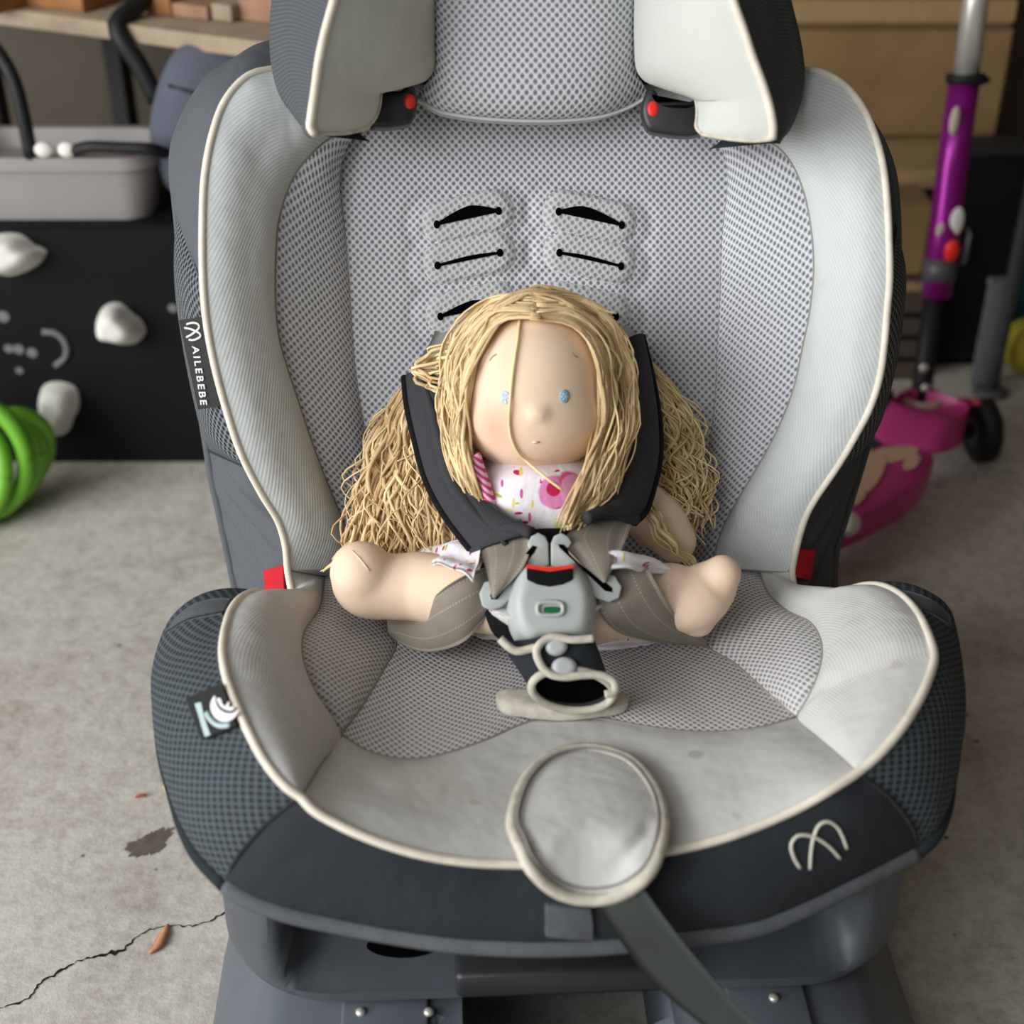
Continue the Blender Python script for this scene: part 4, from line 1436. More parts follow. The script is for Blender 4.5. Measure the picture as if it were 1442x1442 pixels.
tube('hem', inward(cr(list(Rs_[:40]), 40), [.0015, .008, .010, .010], [.0, .004, .004, .004]), .0055, M['mesh_dark'], pan, 8)
tube('hem', inward(cr(list(Ls_[20:]), 40), [.012, .012, .012, .0015], [.004, .004, .004, 0]), .0050, M['mesh_dark'], pan, 8)
# seams between front cloth and side mesh
for a_, b_ in ((LpD[-1], Ls_[-1]), (RpD[0], Rs_[0])):
    tube('skirt_seam', cr([a_, mid_([a_], [b_], .3, .0064, .0034)[0], mid_([a_], [b_], .7, .0074, .0024)[0], b_], 16), .0012, M['seam_dark'], pan, 5)
# plain cap cloth over the rear of both bolsters
nC = 30
grid_mesh('bolster_cap', loft([LpD[3:3 + nC], mid_(LpD, Ls_, .5, ZW * .0085 - XL * .004)[3:3 + nC], (np.array(Ls_) + ZW * .003)[3:3 + nC]], 40, 14)[:, :], M['dark'], pan) if False else None
tL, tR, tF = bvh_of(SK[0]), bvh_of(SK[1]), bvh_of(SK[2])
# seam fold at the middle of the hem
hl_ = [cast(tF, a, b, .0035)[0] for a, b in [(768, 1272), (800, 1275), (832, 1277), (834, 1300), (835, 1318), (800, 1317), (768, 1313), (768, 1292)]]
prism('hem_fold', hl_, cast(tF, 800, 1295)[1], .005, M['dark'], pan, .001)
# embroidered arches at the front right
fpl = lambda a, b: cast(tF, 1000 + a / 3.605, 1080 + b / 3.605, .0006)[0]
logo([fpl(*q_) for q_ in [(455, 512), (420, 450), (410, 390), (440, 350), (490, 345), (540, 360), (600, 400), (658, 462)]],
     [fpl(*q_) for q_ in [(505, 515), (510, 430), (525, 350), (555, 290), (595, 275), (640, 300), (670, 350), (692, 412)]], .0010, M['thread'], pan, 'embroidered_arches')
# plain cap cloth over the rear of both bolsters, ending in a seam
for T_, ed_ in ((tL, [[(338, 846), (300, 846), (268, 856), (244, 876)], [(326, 864), (296, 868), (262, 876), (236, 892)]]), (tR, [[(1262, 832), (1290, 838), (1318, 852), (1334, 868)], [(1288, 862), (1302, 862), (1322, 872), (1338, 884)]])):
    e0 = cr([np.array([a, b, 0.]) for a, b in ed_[0]], 14); e1 = cr([np.array([a, b, 0.]) for a, b in ed_[1]], 14)
    g_ = np.zeros((14, 8, 3))
    for i_ in range(14):
        for j_ in range(8):
            q_ = e0[i_] * (1 - j_ / 7) + e1[i_] * (j_ / 7)
            try:
                g_[i_, j_] = cast(T_, q_[0], q_[1], .0015)[0]
            except Exception:
                g_[i_, j_] = g_[i_ - 1, j_]
    grid_mesh('bolster_cap', g_, M['dark'], pan, thick=.0014)

# small square tag on the left skirt
sq = [cast(tL, a, b, .001)[0] for a, b in [(270, 988), (320, 967), (340, 1026), (292, 1046)]]
sn_ = np.cross(sq[1] - sq[0], sq[3] - sq[0]); sn_ /= np.linalg.norm(sn_)
if np.dot(sn_, CAM - sq[0]) < 0: sn_ = -sn_
stg = prism('square_tag', [p + sn_ * .004 for p in sq], sn_, .0012, M['tag'], pan, label='black square tag with a pale crescent print')
spx = lambda a, b, k=.0045: on_plane(260 + a / 14.42, 950 + b / 14.42, sq[0] + sn_ * k, sn_)
cres = [(610, 420), (530, 560), (530, 720), (620, 880), (780, 960), (950, 920), (1060, 800), (1090, 740), (960, 780), (820, 770), (690, 680), (630, 560)]
prism('crescent_print', cr([spx(*q_) for q_ in cres], 50, True), sn_, .0004, M['white'], stg)
for L_ in ([(650, 480), (720, 480), (770, 600), (830, 640), (880, 550), (910, 560), (890, 650), (960, 650), (1010, 680), (950, 730), (850, 720), (730, 650)],):
    prism('leaf_print', cr([spx(*q_) for q_ in L_], 40, True), sn_, .0004, M['white'], stg)
V, Fc = tube_data(cr([spx(*q_) for q_ in [(450, 780), (520, 900), (640, 1010), (780, 1045), (930, 1020)]], 16), .0016, 6); mesh('arc_print', V, Fc, M['mint'], stg)
lp = [spx(*q_) for q_ in [(200, 590), (330, 560), (380, 800), (440, 1000), (520, 1220), (410, 1260), (330, 1010), (270, 800)]]
prism('line_print', lp, sn_, .0004, M['mint'], stg)

# round flap over the belt adjuster
fl = PN([(827, 1054, .010), (778, 1064, .011), (742, 1096, .012), (724, 1140, .012), (722, 1168, .012), (732, 1190, .013), (746, 1222, .008), (784, 1256, -.006), (830, 1267, -.012), (876, 1259, -.008), (914, 1230, .003), (930, 1190, .011), (933, 1148, .012), (917, 1104, .012), (882, 1068, .011)])
flr = cr(fl, 64, True)
fc_ = pp(827, 1150, .012)
nr = 22
Vf = [fc_ + NP * .0045]; Ff = []; uvf = [(0, 0)]
for i in range(1, nr + 1):
    t = i / nr
    for j in range(64):
        p = fc_ * (1 - t) + flr[j] * t
        dm = np.dot(flr[j] - fc_, NP)
        p = p + NP * dm * (t ** 2.6 - t)
        a_ = j / 64 * 6.283
        bul = .0045 * (1 - t ** 3)
        # two soft creases running from the sides down to the lower rim
        u_, v_ = proj(p)
        cre = 0
        for (ax, ay, bx, by) in ((740, 1184, 802, 1252), (914, 1170, 846, 1252)):
            ll = (bx - ax) ** 2 + (by - ay) ** 2
            s_ = min(1, max(0, ((u_ - ax) * (bx - ax) + (v_ - ay) * (by - ay)) / ll))
            dd_ = math.hypot(u_ - ax - s_ * (bx - ax), v_ - ay - s_ * (by - ay))
            cre -= .0034 * math.exp(-(dd_ / 9) ** 2) * (1 - t ** 6)
        p = p + NP * (bul + cre)
        Vf.append(p); uvf.append((np.dot(p - fc_, XL), np.dot(p - fc_, TP)))
for j in range(64):
    k = (j + 1) % 64
    Ff.append((0, 1 + j, 1 + k))
    for i in range(nr - 1):
        Ff.append((1 + i * 64 + j, 1 + (i + 1) * 64 + j, 1 + (i + 1) * 64 + k, 1 + i * 64 + k))
nt = len(Vf)
for j in range(64):                       # underside
    Vf.append(flr[j] - NP * .004 + (fc_ - flr[j]) * .02); uvf.append((0, 0))
Vf.append(fc_ - NP * .003); uvf.append((0, 0))
for j in range(64):
    k = (j + 1) % 64
    Ff.append((1 + (nr - 1) * 64 + j, nt + j, nt + k, 1 + (nr - 1) * 64 + k))
    Ff.append((nt + 64, nt + k, nt + j))
flap = mesh('adjuster_flap', Vf, Ff, M['light_pan'], cs, uvf, label='round pale grey flap with worn cream binding')
V, Fc = tube_data(np.concatenate([flr, flr[:1]]), .0036, 8, False)
mesh('flap_binding', V, Fc, M['rim'], flap)
V, Fc = tube_data(np.concatenate([flr, flr[:1]]) * .93 + fc_ * .07 + NP * .0035, .0008, 5, False)
mesh('flap_stitch', V, Fc, M['seam'], flap)


def ribbon(name, Lc, Rc, mat, parent, thick=.0014, n=40, nv=7, bulge=0, label=None):
    G_ = loft([Lc, Rc], n, nv)
    return grid_mesh(name, G_, mat, parent, thick=thick, uvw=True, bulge=bulge, prof='v', label=label)


# adjuster strap hanging down to the floor
yl = lambda px, py_v, y_: on_plane(px, py_v, seat(0, y_, 0), rz((0, 1, 0)))
ribbon('adjuster_strap', [yl(832, 1262, -.322), yl(860, 1305, -.331), yl(905, 1368, -.338), yl(950, 1412, -.345), yl(1000, 1455, -.355), yl(1060, 1540, -.38)],
       [yl(905, 1250, -.322), yl(938, 1296, -.331), yl(985, 1355, -.338), yl(1028, 1405, -.345), yl(1070, 1450, -.355), yl(1130, 1535, -.38)], M['strap_dark'], cs, label='olive grey adjuster strap hanging from under the round flap')

# ------------------------------------------------------------------ plastic base
def sup(a, front, back_, z, r, n=14):
    """rounded rectangle in seat frame"""
    out = []
    for cx, cy, a0 in ((a - r, back_ - r, 0), (-a + r, back_ - r, 90), (-a + r, front + r, 180), (a - r, front + r, 270)):
        for k in range(n + 1):
            t = math.radians(a0 + 90 * k / n)
            out.append(seat(cx + r * math.cos(t), cy + r * math.sin(t), z))
        if a0 == 180:                                   # extra points along the front
            for k in range(1, 24):
                out.append(seat((-a + r) + (2 * a - 2 * r) * k / 24, front, z))
    return out


base = part('base', cs)


def recessed(a, front, back_, z, r, dep):
    L_ = sup(a, front, back_, z, r)
    out = []
    for p in L_:
        v = p - O
        x_ = np.dot(v, XL)
        yv = np.dot(v, rz((0, 1, 0)))
        if yv < front + r * .9 and abs(x_) < a - .038:
            w_ = min(1, (a - .038 - abs(x_)) / .02); w_ = w_ * w_ * (3 - 2 * w_)
            p = p + rz((0, 1, 0)) * dep * w_
        out.append(p)
    return out


bs = [recessed(.204, -.266, .17, .116, .07, .0), recessed(.212, -.275, .175, .120, .075, .0), recessed(.214, -.276, .176, .126, .075, .002), recessed(.214, -.276, .176, .131, .075, .030), recessed(.214, -.274, .175, .155, .075, .070), recessed(.212, -.270, .17, .215, .075, .075)]
absorb(base, stack('base', bs, M['plastic_dark'], base, sharp=55))
# black disc painted as the shell cut-out's shade, and the dark centre housing
tB = bvh_of(base)
V_ = [cast(tB, 566, 1332, .0008)[0]]
for t in np.linspace(0, 6.283, 28, endpoint=False):
    V_.append(cast(tB, 566 + 50 * math.cos(t), 1332 + 18 * math.sin(t) * (1 if math.sin(t) > 0 else .9), .0008)[0])
mesh('shell_opening_shade', V_, [(0, 1 + k, 1 + (k + 1) % 28) for k in range(28)], M['void'], base)
prism('centre_housing', [seat(-.068, -.262, .205), seat(.060, -.262, .205), seat(.060, -.262, .128), seat(-.068, -.262, .128)], rz((0, -1, 0)), .05, M['plastic_black'], base, .006)
prism('housing_lip', [seat(-.070, -.277, .140), seat(.062, -.277, .140), seat(.062, -.277, .119), seat(-.070, -.277, .119)], rz((0, -1, 0)), .03, M['plastic_black'], base, .005)


def lobe(x0, x1, sgn):
    """one flared half of the pedestal"""
    loops = []
    for z, fl_, fr_ in ((0.0, .052, -.42), (.008, .054, -.425), (.03, .048, -.42), (.06, .030, -.40), (.085, .012, -.37), (.10, .002, -.35), (.1085, -.010, -.335)):
        a, b = (x0 - fl_, x1) if sgn < 0 else (x0, x1 + fl_)
        r_ = .07
        pts = []
        for cx, cy, a0, rr in ((b, -.07, 0, .02 if sgn < 0 else r_), (a, -.07, 90, r_ if sgn < 0 else .02), (a, fr_, 180, r_ if sgn < 0 else .02), (b, fr_, 270, .02 if sgn < 0 else r_)):
            ccx = cx - rr if cx == b else cx + rr
            ccy = cy - rr if cy > -.2 else cy + rr
            for k in range(9):
                t = math.radians(a0 + 90 * k / 8)
                pts.append(seat(ccx + rr * math.cos(t), ccy + rr * math.sin(t), z))
        loops.append(pts)
    return stack('base_foot', loops, M['foot_plastic'], base, sharp=50)


lobe(-.182, -.066, -1)
lobe(.060, .184, 1)
# pedestal column under the rear of the shell
stack('pedestal', [sup(.15, -.10, .15, 0.0, .05), sup(.145, -.095, .145, .06, .05), sup(.15, -.1, .15, .117, .05)], M['plastic_shell'], base, sharp=50)
# front plate bridging the two feet, sagging below the central gap
bt_c = [seat(-.082, -.278, .110), seat(-.062, -.283, .104), seat(-.040, -.289, .092), seat(.0, -.291, .088), seat(.030, -.289, .092), seat(.052, -.283, .102), seat(.078, -.278, .110)]
grid_mesh('base_bridge', loft([bt_c, [p + rz((0, -.012, 0)) - ZW * .003 for p in bt_c], [p + rz((0, -.05, 0)) - ZW * .05 for p in bt_c], [p * np.array([1, 1, 0]) + rz((0, -.07, 0)) for p in bt_c]], 40, 16), M['foot_plastic'], base, thick=.008)
# raised ribs and screws on the feet
for x_, w_, hh in ((-.112, .026, .003), (.118, .024, .003)):
    P4 = [seat(x_ - w_, -.33, .1094 + hh), seat(x_ + w_, -.33, .1094 + hh), seat(x_ + w_, -.21, .1094 + hh), seat(x_ - w_, -.21, .1094 + hh)]
    prism('foot_rib', P4, ZW, .006, M['foot_plastic'], base, .002)
for a, b in ((508, 1425), (604, 1425), (1090, 1405)):
    c = pz(a, b, .1128)
    V, Fc = ellipsoid(c, [RT, np.array([0, 1., 0]), ZW], (.0032, .0032, .0022), 12, 8); mesh('screw', V, Fc, M['silver'], base)

# ------------------------------------------------------------------ harness
hs = cs
BUN = rz((0, -math.cos(math.radians(40)), math.sin(math.radians(40))))      # buckle faces the camera
BO = pp(775, 850, .064)
bp = lambda a, b, k=0: on_plane(a, b, BO + BUN * k, BUN)
# grey webbing leaving the slots
ribbon('slot_webbing', B([(622, 446, .006), (604, 485, .012), (582, 520, .024), (572, 545, .032)]), B([(700, 440, .006), (668, 485, .012), (645, 520, .024), (634, 550, .034)]), M['web_grey'], hs)
ribbon('slot_webbing', B([(800, 440, .006), (855, 470, .012), (880, 500, .024), (888, 520, .034)]), B([(872, 446, .006), (898, 475, .012), (908, 505, .024), (914, 520, .032)]), M['web_grey'], hs)
# shoulder pads
def pad(Lc, Rc, nm='shoulder_pad'):
    Lq, Rq = cr(Lc, 44), cr(Rc, 44)
    G_ = loft([Lq, Rq], 44, 16)
    Nn = grid_normals(G_)
    if np.sum(Nn * (CAM - G_)) < 0: Nn = -Nn
    o_ = grid_mesh(nm, G_, M['pad'], hs, thick=.007, bulge=.006, prof='v')
    return o_, Lq, Rq


pdl, e1_, e2_ = pad(B([(570, 530, .034), (574, 570, .045), (585, 620, .060), (600, 675, .078), (624, 722, .098), (655, 764, .118), (668, 780, .126)]),
                    B([(612, 527, .044), (634, 565, .062), (648, 620, .080), (668, 678, .100), (702, 716, .122), (736, 737, .142), (749, 751, .148)]))
tube('pad_edge', e1_, .0028, M['black_cloth'], pdl, 7)
tube('pad_edge', [e1_[-1], e1_[-1] * .66 + e2_[-1] * .34 + SB * .007, e1_[-1] * .33 + e2_[-1] * .67 + SB * .008, e2_[-1]], .0042, M['pad'], pdl, 7, n=16)
tube('pad_ridge', [p * .45 + q_ * .55 + NB * .006 for p, q_ in zip(e1_, e2_)], [.002, .004, .005, .004, .0015], M['pad'], pdl, 7)
pdr, e1_, e2_ = pad(B([(884, 476, .040), (884, 530, .056), (880, 590, .072), (872, 640, .092), (856, 690, .114), (836, 721, .134), (824, 730, .142)]),
                    B([(903, 472, .032), (917, 530, .040), (927, 590, .052), (928, 645, .070), (918, 692, .088), (907, 722, .104), (895, 733, .114)]))
tube('pad_edge', e2_, .0028, M['black_cloth'], pdr, 7)
tube('pad_edge', [e1_[-1], e1_[-1] * .6 + e2_[-1] * .4 + SB * .005, e2_[-1]], .0042, M['pad'], pdr, 7, n=16)

# black pad behind the buckle
bpad = cr([bp(a, b, -.017) for a, b in [(737, 748), (775, 744), (808, 748), (835, 790), (850, 850), (848, 890), (800, 912), (745, 912), (700, 898), (682, 860), (676, 800), (700, 770)]], 50, True)
puffy('buckle_pad', bpad, BUN, .003, M['black_cloth'], hs, base=.006)

# buckle
bk_o = [(741, 792), (731, 797), (722, 810), (716, 828), (713, 848), (714, 868), (719, 888), (727, 903), (738, 911), (760, 907), (800, 905), (822, 903), (834, 893), (839, 870), (840, 848), (837, 828), (830, 811), (820, 797), (808, 790), (790, 795), (774, 796), (757, 795)]
bkl = puffy('buckle', cr([bp(a, b, 0) for a, b in bk_o], 72, True), BUN, .014, M['plastic_light'], hs, base=.012, rings=12, flat=.62, label='pale grey plastic harness buckle')
bt_ = [bp(a, b, .0155) for a, b in [(742, 800), (807, 800), (807, 816), (792, 823), (774, 826), (757, 823), (742, 816)]]
prism('release_button', bt_, BUN, .012, M['black_cloth'], bkl, .001)
prism('red_stripe', [bp(a, b, .0160) for a, b in [(742, 795), (774, 799), (807, 795), (807, 800), (774, 805), (742, 800)]], BUN, .012, M['red'], bkl)
win = [bp(775 + 18 * math.copysign(abs(math.cos(t)) ** .6, math.cos(t)), 857 + 9.5 * math.copysign(abs(math.sin(t)) ** .6, math.sin(t)), .0146) for t in np.linspace(0, 6.283, 36, endpoint=False)]
rimw = np.array(win + win[:1])
V, Fc = tube_data(rimw, .0014, 8, False); mesh('window_rim', V, Fc, M['plastic_light'], bkl)
win2 = [bp(777 + 11.5 * math.copysign(abs(math.cos(t)) ** .5, math.cos(t)), 858.5 + 4.2 * math.copysign(abs(math.sin(t)) ** .5, math.sin(t)), .0150) for t in np.linspace(0, 6.283, 30, endpoint=False)]
prism('green_indicator', win2, BUN, .001, M['green'], bkl)
prism('buckle_notch', [bp(a, b, .0142) for a, b in [(759, 897), (800, 893), (800, 909), (759, 911)]], BUN, .006, M['void'], bkl)
# tongues
TLo = [(773.5, 796), (772.5, 765), (768, 755), (758, 750), (748, 755), (743, 766), (746, 774), (754, 772), (735, 793), (700, 815), (682, 820), (675, 836), (679, 853), (692, 860), (706, 855), (720, 842), (738, 812)]
TRo = [(776, 796), (776, 765), (780, 755), (790, 750), (800, 755), (806, 764), (800, 772), (792, 770), (812, 790), (845, 806), (866, 811), (876, 826), (872, 842), (858, 848), (842, 843), (828, 832), (812, 810)]
for L_ in (TLo, TRo):
    prism('buckle_tongue', [bp(a, b, .004) for a, b in L_], BUN, .004, M['plastic_light'], hs, .0011)
for L_ in ([(744, 775), (750, 768), (756, 770), (752, 778), (700, 844), (692, 844), (690, 838)], [(788, 771), (786, 766), (794, 767), (800, 775), (862, 828), (862, 834), (852, 832)]):
    prism('tongue_slot', [bp(a, b, .0045) for a, b in L_], BUN, .0008, M['void'], hs)
# webbing from the pads to the tongues
ribbon('shoulder_webbing', [pb(664, 742, .104), pb(673, 768, .122)] + [bp(a, b, k) for a, b, k in [(686, 808, .006), (693, 842, .0055)]], [pb(728, 722, .112), pb(747, 758, .142)] + [bp(a, b, k) for a, b, k in [(738, 796, .009), (699, 842, .0055)]], M['web'], hs, bulge=.003)
ribbon('shoulder_webbing', [pb(848, 700, .108), pb(818, 734, .128), pb(794, 762, .148)] + [bp(a, b, k) for a, b, k in [(816, 791, .010), (848, 819, .0055)]], [pb(905, 690, .082), pb(897, 712, .100), pb(887, 745, .124)] + [bp(a, b, k) for a, b, k in [(870, 785, .006), (854, 819, .0055)]], M['web'], hs, bulge=.003)
# lap webbing
ribbon('lap_webbing', PN([(553, 898, .002), (575, 912, .006), (600, 918, .012), (635, 912, .022), (658, 900, .032), (672, 884, .040), (690, 862, .050)]), PN([(548, 864, .016), (575, 862, .022), (604, 860, .034), (616, 836, .062), (646, 816, .076), (668, 806, .080), (694, 798, .078)]), M['web'], hs, n=60, nv=12, bulge=.003)
ribbon('lap_webbing', PN([(836, 800, .072), (840, 842, .064), (848, 868, .056), (870, 890, .040), (928, 905, .018), (994, 908, .002)]), PN([(880, 782, .078), (903, 788, .078), (922, 818, .070), (940, 850, .054), (966, 880, .030), (994, 901, .010)]), M['web'], hs, n=60, nv=12, bulge=.003)

# crotch strap cover with cream binding and snaps
CN = rz((0, -.55, .84))
ca, cb_ = pp(772, 905, .045), pp(806, 972, .024)
axd = cb_ - ca
el = []
for t in np.linspace(0, 1, 16):
    c = ca + axd * t
    a = .0285 - .0045 * t; b = .014 - .004 * t
    nn = np.cross(XL, axd); nn /= np.linalg.norm(nn)
    if nn[2] < 0: nn = -nn
    el.append([c + XL * a * math.cos(q_) + nn * b * math.sin(q_) + axd / np.linalg.norm(axd) * (-.012 * math.sin(q_) * t) for q_ in np.linspace(0, 6.283, 32, endpoint=False)])
cover = stack('crotch_strap_cover', el, M['dark_front'], hs, cap_top=False, cap_bottom=True, sharp=70, label='charcoal cloth cover with cream binding and snap buttons')
mesh('cover_inner_dark', [el[-1][j] * .96 + el[-1][(j + 16) % 32] * .04 - axd * .12 for j in range(32)], [tuple(range(32))], M['void'], cover)  # near-black sheet painted for the dark inside the cover's open end
V, Fc = tube_data(np.array(el[-1] + el[-1][:1]), .0026, 8, False); mesh('cover_binding', V, Fc, M['rim'], cover)
cfp = lambda a, b, k=0: on_plane(640 + a / 5.15, 740 + b / 5.15, el[8][8] + nn * k, nn + rz((0, -.25, 0)))
tube('cover_binding', [cfp(*q_, .003) for q_ in [(1010, 818), (860, 828), (720, 810), (640, 840), (595, 910), (620, 1000), (680, 1070), (790, 1098), (940, 1085), (1080, 1090), (1160, 1140), (1160, 1210), (1090, 1225)]], .0025, M['rim'], cover, 8, n=60)
tube('cover_binding', [cfp(*q_, .001) for q_ in [(330, 820), (380, 870), (450, 910), (590, 885)]], .0025, M['rim'], cover, 8, n=24)
for a, b, rx, ry in ((795, 1028, 82, 38), (740, 880, 70, 34)):
    c = cfp(a, b, .0022)
    e2 = cfp(a, b - 10, .0022) - c; e2 /= np.linalg.norm(e2)
    rr = rx / 5.15 / 2080
    rg = [c + XL * rr * math.cos(t) + e2 * rr * .8 * math.sin(t) for t in np.linspace(0, 6.283, 28, endpoint=False)]
    puffy('snap', rg, nn, .0022, M['snap'], cover, rings=6, base=.001)
tabp = cr([pp(a, b, .0075) for a, b in [(699, 975), (712, 970), (760, 977), (820, 980), (874, 975), (885, 982), (880, 993), (840, 1001), (790, 1005), (740, 1001), (706, 994)]], 50, True)
puffy('crotch_tab', tabp, NP, .003, M['rim'], hs, base=.005, label='worn cream cloth tab lying on the seat mesh')

# ================================================================== DOLL
def skin():
    k = NT('knit_skin', .85, .2)
    ob = k.obj()
    nz = k.noise(18, 3, ob)
    c = k.ramp(nz, [(.3, rgb(236, 206, 178)), (.7, rgb(244, 217, 191))])
    w = k.n('ShaderNodeTexWave'); w.inputs['Scale'].default_value = 260; w.bands_direction = 'X'
    k.l(ob, w.inputs['Vector'])
    # rosy cheek and chin blush dyed into the knit
    for ctr, r_, amt in BLUSH:
        dd_ = k.vmath('DISTANCE', ob, tuple(ctr)).outputs['Value']
        f_ = k.ramp(k.math('DIVIDE', dd_, r_), [(.1, (amt, amt, amt)), (1.0, (0, 0, 0))])
        c = k.mix(f_, c, rgb(222, 132, 106))
    k.color(c)
    k.bump(w.outputs[0], .10, .0005)
    return k.m


hipc = pp(768, 850, .05)
doll = empty('rag_doll', (pp(768, 870, 0)), 'cloth doll with long blonde yarn hair and white sprinkle-print dress, buckled into the car seat', 'doll')
dl = np.array(doll.location)
HC = pb(751, 548, .078)
HR = (.0475, .0545, .047)           # half sizes along x, up, forward
HN = NB * .99 + XL * -.02; HN /= np.linalg.norm(HN)
HAX = [XL, SB, NB]
nose = HC + NB * HR[2] * .97
cheekL = pb(697, 603, .078 + .038)
BLUSH = [(cheekL - dl, .022, .5), (pb(752, 650, .078 + .028) - dl, .02, .35)]
M['skin'] = skin()
M['hair'] = None


def hairmat():
    k = NT('blonde_yarn', .8, .25)
    ob = k.obj()
    nz = k.noise(70, 4, ob)
    big = k.noise(22, 2, ob)
    c = k.ramp(nz, [(.25, rgb(184, 152, 106)), (.5, rgb(212, 183, 138)), (.75, rgb(234, 212, 172))])
    c = k.mix(k.ramp(big, [(.4, (0, 0, 0)), (.7, (.4, .4, .4))]), c, rgb(176, 142, 98))
    k.color(c)
    k.bump(k.noise(500, 3, ob), .4, .0008)
    return k.m


M['hair'] = hairmat()
M['hair_lt'] = plain('pale_blonde_yarn', rgb(236, 212, 164), .8, .10, 90)

datas = [ellipsoid(HC, HAX, HR, 40, 28)]
# fuller cheeks and a broad jaw as on a sewn head, plus a small nose
datas.append(ellipsoid(HC - SB * .014 + NB * .002, HAX, (.0485, .040, .0455), 36, 24))
datas.append(ellipsoid(pb(757, 583, .078 + .044), HAX, (.0085, .007, .0065), 18, 12))
neck = HC - SB * .05 - NB * .006
chest = pb(755, 720, .062)
datas.append(sausage([HC - SB * .03, neck, chest, pb(764, 825, .068)], [.026, .026, .034, .036]))
# legs spread to the sides, feet turned out
datas.append(sausage([pp(728, 842, .048), pp(650, 836, .046), pp(585, 825, .044)], [.025, .0235, .0225]))
datas.append(sausage([pp(600, 826, .044), pp(548, 826, .044), pp(518, 822, .046), pp(509, 806, .056)], [.0225, .0215, .0225, .0205]))
datas.append(sausage([pp(822, 855, .046), pp(885, 848, .044), pp(945, 838, .044)], [.025, .0225, .021]))
datas.append(sausage([pp(940, 838, .044), pp(975, 846, .042), pp(1004, 822, .052), pp(1017, 808, .060)], [.0205, .0205, .0175, .0125]))
datas.append(sausage([pp(972, 852, .040), pp(982, 872, .030)], [.0170, .0120], n=8))
# arms
datas.append(sausage([pb(830, 690, .062), pb(885, 705, .060), pb(930, 738, .060), pb(950, 762, .062)], [.020, .0195, .0195, .0150]))
datas.append(sausage([pb(690, 690, .062), pb(640, 715, .058), pb(605, 752, .056), pb(590, 772, .056)], [.020, .0195, .019, .0150]))
V, Fc = join(datas)
body = mesh('body', V, Fc, M['skin'], doll)
md = body.modifiers.new('remesh', 'REMESH'); md.mode = 'VOXEL'; md.voxel_size = .0022; md.use_smooth_shade = True
sm = body.modifiers.new('smooth', 'SMOOTH'); sm.factor = .5; sm.iterations = 9
dg = bpy.context.evaluated_depsgraph_get()
me = bpy.data.meshes.new_from_object(body.evaluated_get(dg))
body.modifiers.clear()
body.data = me
if not me.materials: me.materials.append(M['skin'])
me.polygons.foreach_set('use_smooth', [True] * len(me.polygons))


def on_head(px, py_v, infl=1.0, miss=None):
    d = ray(px, py_v)
    A_ = np.array(HAX)
    o_ = (A_ @ (CAM - HC)) / (np.array(HR) * infl)
    q_ = (A_ @ d) / (np.array(HR) * infl)
    a, b, c = q_ @ q_, 2 * o_ @ q_, o_ @ o_ - 1
    D = b * b - 4 * a * c
    if D <= 0:
        t = -b / (2 * a)
    else:
        t = (-b - math.sqrt(D)) / (2 * a)
    return CAM + d * t


# eyes, mouth, brows: stitched
M['eye'] = plain('blue_stitching', rgb(190, 210, 220), .8, .25, 900)
M['eye_r'] = plain('grey_blue_stitching', rgb(150, 182, 194), .8, .3, 900)
M['mouth'] = plain('pale_stitching', rgb(240, 206, 178), .8, .1)
M['brow'] = plain('brow_stitching', rgb(150, 128, 112), .8, .2)
bvh = BVHTree.FromPolygons([tuple(v.co) for v in me.vertices], [tuple(p.vertices) for p in me.polygons])


def on_body(px, py_v, off=0.0, default=None):
    d = ray(px, py_v); d = d / np.linalg.norm(d)
    h = bvh.ray_cast(Vector(CAM - dl), Vector(d))
    if h[0] is None:
        return default
    return np.array(h[0]) + dl + np.array(h[1]) * off


for a, b, m_ in ((711, 560, 'eye'), (795, 558, 'eye_r')):
    c = on_body(a, b, .0002); n_ = (c - HC); n_ /= np.linalg.norm(n_)
    e1 = np.cross(SB, n_); e1 /= np.linalg.norm(e1); e2 = np.cross(n_, e1)
    rg = [c + .0036 * (1 + .12 * (j % 2)) * (math.cos(t) * e1 * .93 + math.sin(t) * e2 * 1.1) for j, t in enumerate(np.linspace(0, 6.283, 22, endpoint=False))]
    ey_ = puffy('eye', rg, n_, .0004, M[m_], doll, rings=5, base=.0008)
    V, Fc = join([tube_data(np.array([c + n_ * .0005, c + n_ * .0006 + .0026 * (math.cos(t) * e1 + math.sin(t) * e2)]), .00035, 4) for t in np.linspace(0, 6.283, 7)[:-1]])
    mesh('eye_stitch', V, Fc, M['white'] if m_ == 'eye' else M['eye'], ey_)
tube('mouth', [on_body(750, 623, .0003), on_body(754, 622.5, .0006), on_body(759, 622, .0003)], .0006, M['mouth'], doll, 6)
for L_ in ([(690, 508), (693, 503), (699, 499)], [(805, 497), (809, 501), (813, 503)]):
    tube('eyebrow', [on_body(a, b, .0002) for a, b in L_], .00035, M['brow'], doll, 5)
tube('toe_stitch', [on_body(491, 770, .0004) or on_body(492, 775, .0004)] if False else [p for p in [on_body(a, b, .0004) for a, b in [(496, 776), (506, 786), (514, 796), (520, 804)]] if p is not None], .0005, M['mouth'], doll, 5)


